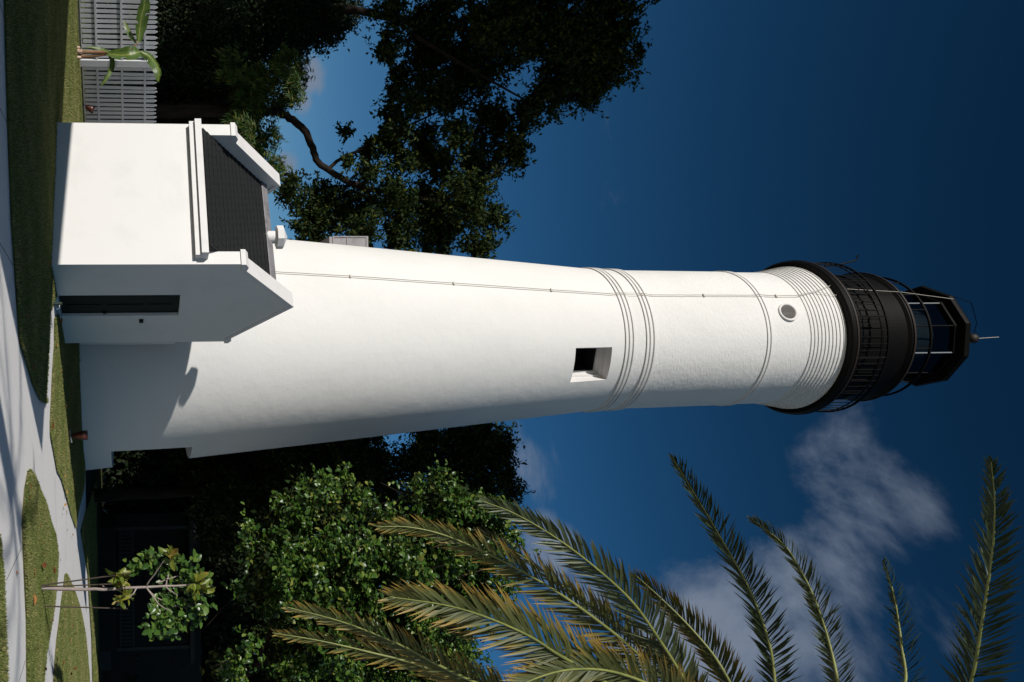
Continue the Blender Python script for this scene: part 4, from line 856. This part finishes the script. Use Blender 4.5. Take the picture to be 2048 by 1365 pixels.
for i in range(26):
    b = BUSH[int(RNG.integers(0, len(BUSH)))]
    tw.append(([(b[0] + .7 + RNG.normal() * .3, b[1] + .6, b[2] - .9), (b[0] + .3, b[1] + .1, b[2] - .2), (b[0] - .1, b[1] - .5, b[2] + b[3] * .8)], .014, .005))
branch_mesh('twigs', tw, M_BARK, T5)
# unseen tree added left of the frame, crown layered to darken the left-hand trees
T6 = tree('broadleaf_tree', 'unseen tree added left of the picket fence to shade the trees there', (-23, 17.5, 0), 'shade trees around the lighthouse')
branch_mesh('trunk', [([(-23, 17.5, -.3), (-22.8, 17.6, 6), (-22, 18, 14), (-20, 18.6, 24)], .7, .2), ([(-22.6, 17.6, 8), (-18, 20.5, 13), (-15, 22, 17)], .35, .1)], M_BARK, T6)
SH = []
for (x, y, z) in [(-24.5, 16.5, 10.6), (-22.5, 18, 10.8), (-20.5, 19.8, 10.8), (-18.4, 21.4, 10.8), ] + [(-27.5 + 2.05 * i, 14.5 + 1.75 * i, 17.4 + 3.1 * j) for i in range(7) for j in range(4)]:
    SH.append((x, y, z, 1.5 if z < 13 else 2.1))
Pc = crown_points(SH, 46, .6, 12)
Pc = Pc[Pc[:, 0] / Pc[:, 1] < -.47]
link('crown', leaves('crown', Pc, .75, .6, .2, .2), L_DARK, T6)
# dark wood closing the view at the back
WB = [(x, y, z, 2.6) for x in np.arange(1, 30, 2.8) for z, y in ((2.2, 46), (6.2, 47), (10, 48), (4, 51), (8, 52))]
Pc = crown_points(WB, 210, .7, 20)
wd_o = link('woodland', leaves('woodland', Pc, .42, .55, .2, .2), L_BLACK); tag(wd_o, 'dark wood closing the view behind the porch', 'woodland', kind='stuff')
WB = [(x, y, z, 2.6) for x in np.arange(-22, 0, 3.2) for z, y in ((2.2, 41), (5.6, 42))]
Pc = crown_points(WB, 210, .7, 20)
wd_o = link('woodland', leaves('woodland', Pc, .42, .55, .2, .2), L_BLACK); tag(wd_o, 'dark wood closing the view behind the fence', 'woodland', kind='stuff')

# ------------------------------------------------------------------ sapling with stakes
SP = thing('sapling', 'slender staked sapling with a light leafy head on the grass island', 'tree', (4.29, 14.56, 0))
bm = bmesh.new(); S_ = spline(SAP_TRUNK, 22); S_[1:-1] += RNG.normal(size=(20, 3)) * .004; tube(bm, S_, list(np.linspace(.036, .012, 22)), 8); from_bm('trunk', bm, M_TWIG, SP, smooth=True)
for b in SAP_BR:
    bm = bmesh.new(); S_ = spline(b, 9); S_[1:-1] += RNG.normal(size=(7, 3)) * .006; tube(bm, S_, list(np.linspace(.015, .006, 9)), 6); from_bm('branch', bm, M_TWIG, SP, smooth=True)
for (x, y, z, r, k) in SAP_CL:
    n = 18 if k else 27
    c = np.array((x, y, z)); d = unit(RNG.normal(size=(n, 3)) + (0, -.2, .35))
    if k: P = c + d * r * .15; me = leaves('foliage', P, r * 1.5, .42, .3, 0, kind='oval', dirs=d * 1.5)
    else: P = c + RNG.normal(size=(n, 3)) * r * .55; me = leaves('foliage', P, .15, .6, .5, .1, kind='oval', normals=np.tile([-.3, -.5, .3], (n, 1)))
    link('foliage', me, L_SAPY if k else L_SAP, SP)
ST = [((4.25, 14.50), (4.06, 14.44, 1.62), 'thin dark stake on the far left of the sapling stem'), ((4.40, 14.95), (4.36, 14.85, 1.40), 'thin dark stake tucked just behind the sapling stem'), ((4.70, 14.83), (4.80, 14.80, 1.55), 'thin dark stake on the open side of the sapling stem')]
for (p, q, lab) in ST:
    bm = bmesh.new(); tube(bm, [(*p, -.05), q], [.014, .011], 7)
    tag(from_bm('support_stake', bm, M_STAKE), lab, 'stake', 'stakes holding the sapling')

# ------------------------------------------------------------------ palm
def frond(pts, parent, m, scale=1.0, n=84, ll=.40, roll=0.0, m_r=None, face=0.0):
    S_ = spline(pts, 60); seg = np.r_[0, np.cumsum(np.linalg.norm(np.diff(S_, axis=0), axis=1))]; Lt = seg[-1]
    bm = bmesh.new(); tube(bm, S_, list(np.linspace(.024, .004, 60) * scale), 6); ra = from_bm('frond', bm, m_r or M_RACHIS, parent, smooth=True)
    V, F, tint = [], [], []
    for side in (-1, 1):
        for i in range(n):
            if RNG.uniform() < .06: continue
            t = .10 + .90 * (i + RNG.uniform(-.3, .3)) / n; s = min(max(t, 0), .999) * Lt
            p = np.array([np.interp(s, seg, S_[:, k]) for k in range(3)]); p2 = np.array([np.interp(min(s + .05, Lt), seg, S_[:, k]) for k in range(3)]); p1 = np.array([np.interp(max(s - .05, 0), seg, S_[:, k]) for k in range(3)])
            T_ = unit(p2 - p1); B_ = unit(np.cross(T_, [0.05 + .3 * face, .85 * face, 1.0 - .35 * face])); Nn = np.cross(B_, T_)
            B2 = B_ * math.cos(roll) + Nn * math.sin(roll); N2 = Nn * math.cos(roll) - B_ * math.sin(roll)
            a = R(56 - 34 * t ** 1.5) + RNG.normal() * .075; lift = (.42 if i % 2 else .22) + RNG.normal() * .09
            d = unit(T_ * math.cos(a) + B2 * side * math.sin(a) + N2 * lift)
            Ls = ll * scale * (math.sin(math.pi * (.12 + .80 * t)) ** .7) * RNG.uniform(.85, 1.1) * (1 if t < .97 else .7)
            wv = unit(np.cross(d, N2 * RNG.uniform(.5, 1) + RNG.uniform(.2, .8) * B2 * side)) * .0165 * RNG.uniform(.7, 1.1) * scale
            up = np.cross(wv, d); up = unit(up) * .006
            mid = p + d * Ls * .5; tip = p + d * Ls + np.array([0, 0, -1]) * Ls * RNG.uniform(.02, .14)
            b = len(V)
            V += [p - wv * .5, p + wv * .5, mid + wv, mid + up, mid - wv, tip]
            F += [(b, b + 1, b + 3), (b + 1, b + 2, b + 3), (b, b + 3, b + 4), (b + 2, b + 5, b + 3), (b + 3, b + 5, b + 4)]
            q = RNG.uniform(0, .25)
            tint += [q, q, q + .3, q + .3, q + .3, min(1, q + .8)]
    lf = link('leaflets', raw_mesh('leaflets', V, F, tint), m, ra); lf['kind'] = 'stuff'
    return ra
PALM = thing('date_palm', 'date palm with long feathery fronds reaching in beside the round leaved tree', 'palm', (PALM_C[0], PALM_C[1], 0))
bm = bmesh.new(); tube(bm, [(PALM_C[0] + .15, PALM_C[1] + .1, -.2), (PALM_C[0] + .1, PALM_C[1], 4), (PALM_C[0], PALM_C[1], PALM_C[2] - .5), (PALM_C[0], PALM_C[1], PALM_C[2] - .1), (PALM_C[0], PALM_C[1], PALM_C[2] + .35)], [.34, .28, .36, .27, .05], 18); from_bm('trunk', bm, M_PALMTRUNK, PALM, smooth=True)
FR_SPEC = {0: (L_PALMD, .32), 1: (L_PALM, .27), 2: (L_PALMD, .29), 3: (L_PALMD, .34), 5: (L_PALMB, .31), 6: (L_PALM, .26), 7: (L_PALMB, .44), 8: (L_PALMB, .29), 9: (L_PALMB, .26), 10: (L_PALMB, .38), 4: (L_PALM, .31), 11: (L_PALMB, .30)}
ROLL = {1: -.2, 2: .2}
FACE = {0: .25, 1: .0, 2: .25, 3: .3, 4: .9, 5: .85, 6: .1, 7: 1.25, 8: .7, 9: .4, 10: .7}
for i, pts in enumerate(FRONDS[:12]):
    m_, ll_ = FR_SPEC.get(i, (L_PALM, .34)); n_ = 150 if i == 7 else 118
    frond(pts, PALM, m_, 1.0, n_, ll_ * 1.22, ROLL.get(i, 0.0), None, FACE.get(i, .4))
# other fronds of the same crown, on its far and right side
cx_, cy_, cz_ = PALM_C
for k in range(14):
    a = R(-70 + 20 * k); e = random.uniform(.1, 1.0); L = 3.6
    pts = [(cx_ + math.cos(a) * L * t * math.cos(e * (1 - .6 * t)), cy_ + math.sin(a) * L * t * math.cos(e * (1 - .6 * t)), cz_ + .2 + L * t * math.sin(e) - 1.7 * t * t * L * .45) for t in (0, .25, .5, .75, 1)]
    if min(p[0] - .42 * p[1] for p in pts) > .45: frond(pts, PALM, L_PALM, 1.0, 90, .44)
# a second palm behind the viewer, its shadow streaks the path
P2 = thing('date_palm', 'date palm behind the viewer that throws feathery shade on the path', 'palm', (-8.8, 0.8, 0))
bm = bmesh.new(); tube(bm, [(-8.8, .8, -.2), (-8.7, .8, 3), (-8.6, .8, 5.6)], [.3, .25, .28], 14); from_bm('trunk', bm, M_PALMTRUNK, P2, smooth=True)
for k in range(9):
    a = R(40 * k + 8); e = random.uniform(-.1, .9); L = 2.9
    pts = [(-8.6 + math.cos(a) * L * t * math.cos(e * (1 - .6 * t)), .8 + math.sin(a) * L * t * math.cos(e * (1 - .6 * t)), 5.6 + L * t * math.sin(e) - 1.4 * t * t * L * .45) for t in (0, .25, .5, .75, 1)]
    frond(pts, P2, L_PALM, 1.0, 50, .36)

# ------------------------------------------------------------------ buildings beyond and behind
PH = thing('porch_house', 'dark house porch with balustrade deep in shade under the trees', 'house', (12.5, 40, 0))
def pbox(name, p0, p1, m=M_PORCH, parent=None):
    bm = bmesh.new(); box(bm, p0, p1); return from_bm(name, bm, m, parent or PH)
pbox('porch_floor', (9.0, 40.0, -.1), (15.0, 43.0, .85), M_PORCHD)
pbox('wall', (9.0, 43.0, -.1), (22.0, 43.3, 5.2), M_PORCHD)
pbox('steps', (15.02, 40.2, -.1), (16.0, 41.6, .55))
bal = pbox('rail', (9.2, 40.05, 1.62), (14.9, 40.14, 1.70)); pbox('rail', (9.2, 40.05, 1.00), (14.9, 40.14, 1.07))
bm = bmesh.new(); box(bm, (-.035, -.03, 1.071), (.035, .03, 1.619)); me = bpy.data.meshes.new('porch_baluster'); bmesh.ops.recalc_face_normals(bm, faces=bm.faces); bm.to_mesh(me); bm.free(); me.materials.append(M_PORCH)
for i in range(30):
    o = link('porch_baluster', me, None, PH, world=False); o.matrix_parent_inverse = mw(PH).inverted(); o.location = (9.35 + i * .187, 40.095, 0)
for x in (9.1, 12.0, 14.95): pbox('porch_post', (x - .08, 40.0, .851), (x + .08, 40.2, 4.4))
pbox('porch_roof', (8.6, 39.6, 4.401), (15.6, 43.0, 4.6), M_ROOF)
GB = thing('tall_grey_house', 'grey boarded house gable just showing past the left edge of the tower', 'house', (-2.4, 31, 0))
bm = bmesh.new(); box(bm, (-3.25, 30.9, -.1), (-1.0, 33, 10.05)); from_bm('wall', bm, M_GREYWOOD, GB)
bm = bmesh.new(); box(bm, (-3.63, 28.4, 8.68), (-2.95, 33.2, 10.06)); gw = from_bm('overhanging_gable', bm, M_GREYWOOD, GB)
for p0, p1 in (((-3.65, 28.37, 8.80), (-2.96, 28.398, 8.84)), ((-3.65, 28.37, 10.0), (-2.96, 28.398, 10.07)), ((-3.65, 28.37, 8.841), (-3.61, 28.398, 9.999)), ((-3.6, 28.37, 9.3), (-3.3, 28.398, 9.33))):
    bm = bmesh.new(); box(bm, p0, p1); from_bm('batten', bm, M_GREYWOOD, gw)

# keeper's house behind and left of the viewer: its roof line draws the shade on lawn, path and wall
kc = Vector((2.03, 15.35, 0)); hE = 3.5; run = hE / math.tan(SUN_EL)
kc = kc + Vector((-math.sin(SUN_AZ), -math.cos(SUN_AZ), 0)) * run
ku = Vector((-.831, .556, 0)); kv = Vector((-.556, -.831, 0))
KH = thing('keepers_house', 'low white house behind the viewer shading the near lawn', 'house', kc)
XK = Matrix((ku, kv, Vector((0, 0, 1)))).transposed().to_4x4(); XK.translation = kc
bm = bmesh.new(); box(bm, (.5, .5, -.1), (15, 8, hE - .15), XK); from_bm('wall', bm, M_WALL, KH)
bm = bmesh.new()
bt = [bm.verts.new(XK @ Vector(p)) for p in ((0, 0, hE - .15), (15.5, 0, hE - .15), (15.5, 8.5, hE - .15), (0, 8.5, hE - .15))]; tpv = [bm.verts.new(XK @ Vector(p)) for p in ((0, 0, hE), (15.5, 0, hE), (15.5, 8.5, hE), (0, 8.5, hE))]
r1 = bm.verts.new(XK @ Vector((4.2, 4.2, hE + .9))); r2 = bm.verts.new(XK @ Vector((11.3, 4.2, hE + .9)))
bm.faces.new(bt)
for i in range(4): bm.faces.new((bt[i], bt[(i + 1) % 4], tpv[(i + 1) % 4], tpv[i]))
bm.faces.new((tpv[0], tpv[1], r2, r1)); bm.faces.new((tpv[1], tpv[2], r2)); bm.faces.new((tpv[2], tpv[3], r1, r2)); bm.faces.new((tpv[3], tpv[0], r1))
from_bm('roof', bm, M_ROOF, KH)

# ------------------------------------------------------------------ fallen leaves
fl_me = []
for k in range(5):
    me = leaves('fallen_leaf', np.zeros((1, 3)), .11, .5, 6, 0, kind='oval'); me.materials.append(L_FALLEN)
    v = np.zeros(27, np.float32); fl_me.append(me)
cand = []
for poly, n, lz, wh in ((ISLAND_NEAR, 20, .055, 'grass island below the sapling'), (ISLAND_FAR, 24, .05, 'grass wedge behind the sapling'), (LAWN_TOWER, 26, .05, 'strip of lawn at the tower foot'), (LAWN_LEFT, 6, .05, 'shaded lawn before the entrance building')):
    xs = [p[0] for p in poly]; ys = [p[1] for p in poly]; got = 0
    while got < n:
        P = np.array([[random.uniform(max(min(xs), -2), min(max(xs), 9)), random.uniform(min(ys), min(max(ys), 27))]])
        if inside(poly, P)[0] and abs(P[0, 0]) < .415 * P[0, 1] and math.hypot(P[0, 0] - TX, P[0, 1] - TY) > 4.3: cand.append((P[0, 0], P[0, 1], lz + float(hgt(P[0, 0], P[0, 1])), wh)); got += 1
for (x, y) in ((3.9, 19.8), (4.0, 19.3), (4.3, 20.6), (4.7, 20.9), (5.2, 22.4), (6.2, 24.4), (5.0, 18.9), (3.3, 11.9)): cand.append((x, y, .012, 'white path'))
for i, (x, y, z, wh) in enumerate(cand):
    o = bpy.data.objects.new('fallen_leaf', fl_me[i % 5]); COL.objects.link(o)
    o.location = (x, y, z + .012); o.rotation_euler = (random.gauss(0, .35), random.gauss(0, .35), random.uniform(0, 6.28)); s = random.uniform(.8, 1.6); o.scale = (s, s, s)
    tag(o, 'small orange brown dead leaf lying on the ' + wh, 'leaf', 'dead leaves on the ' + wh)
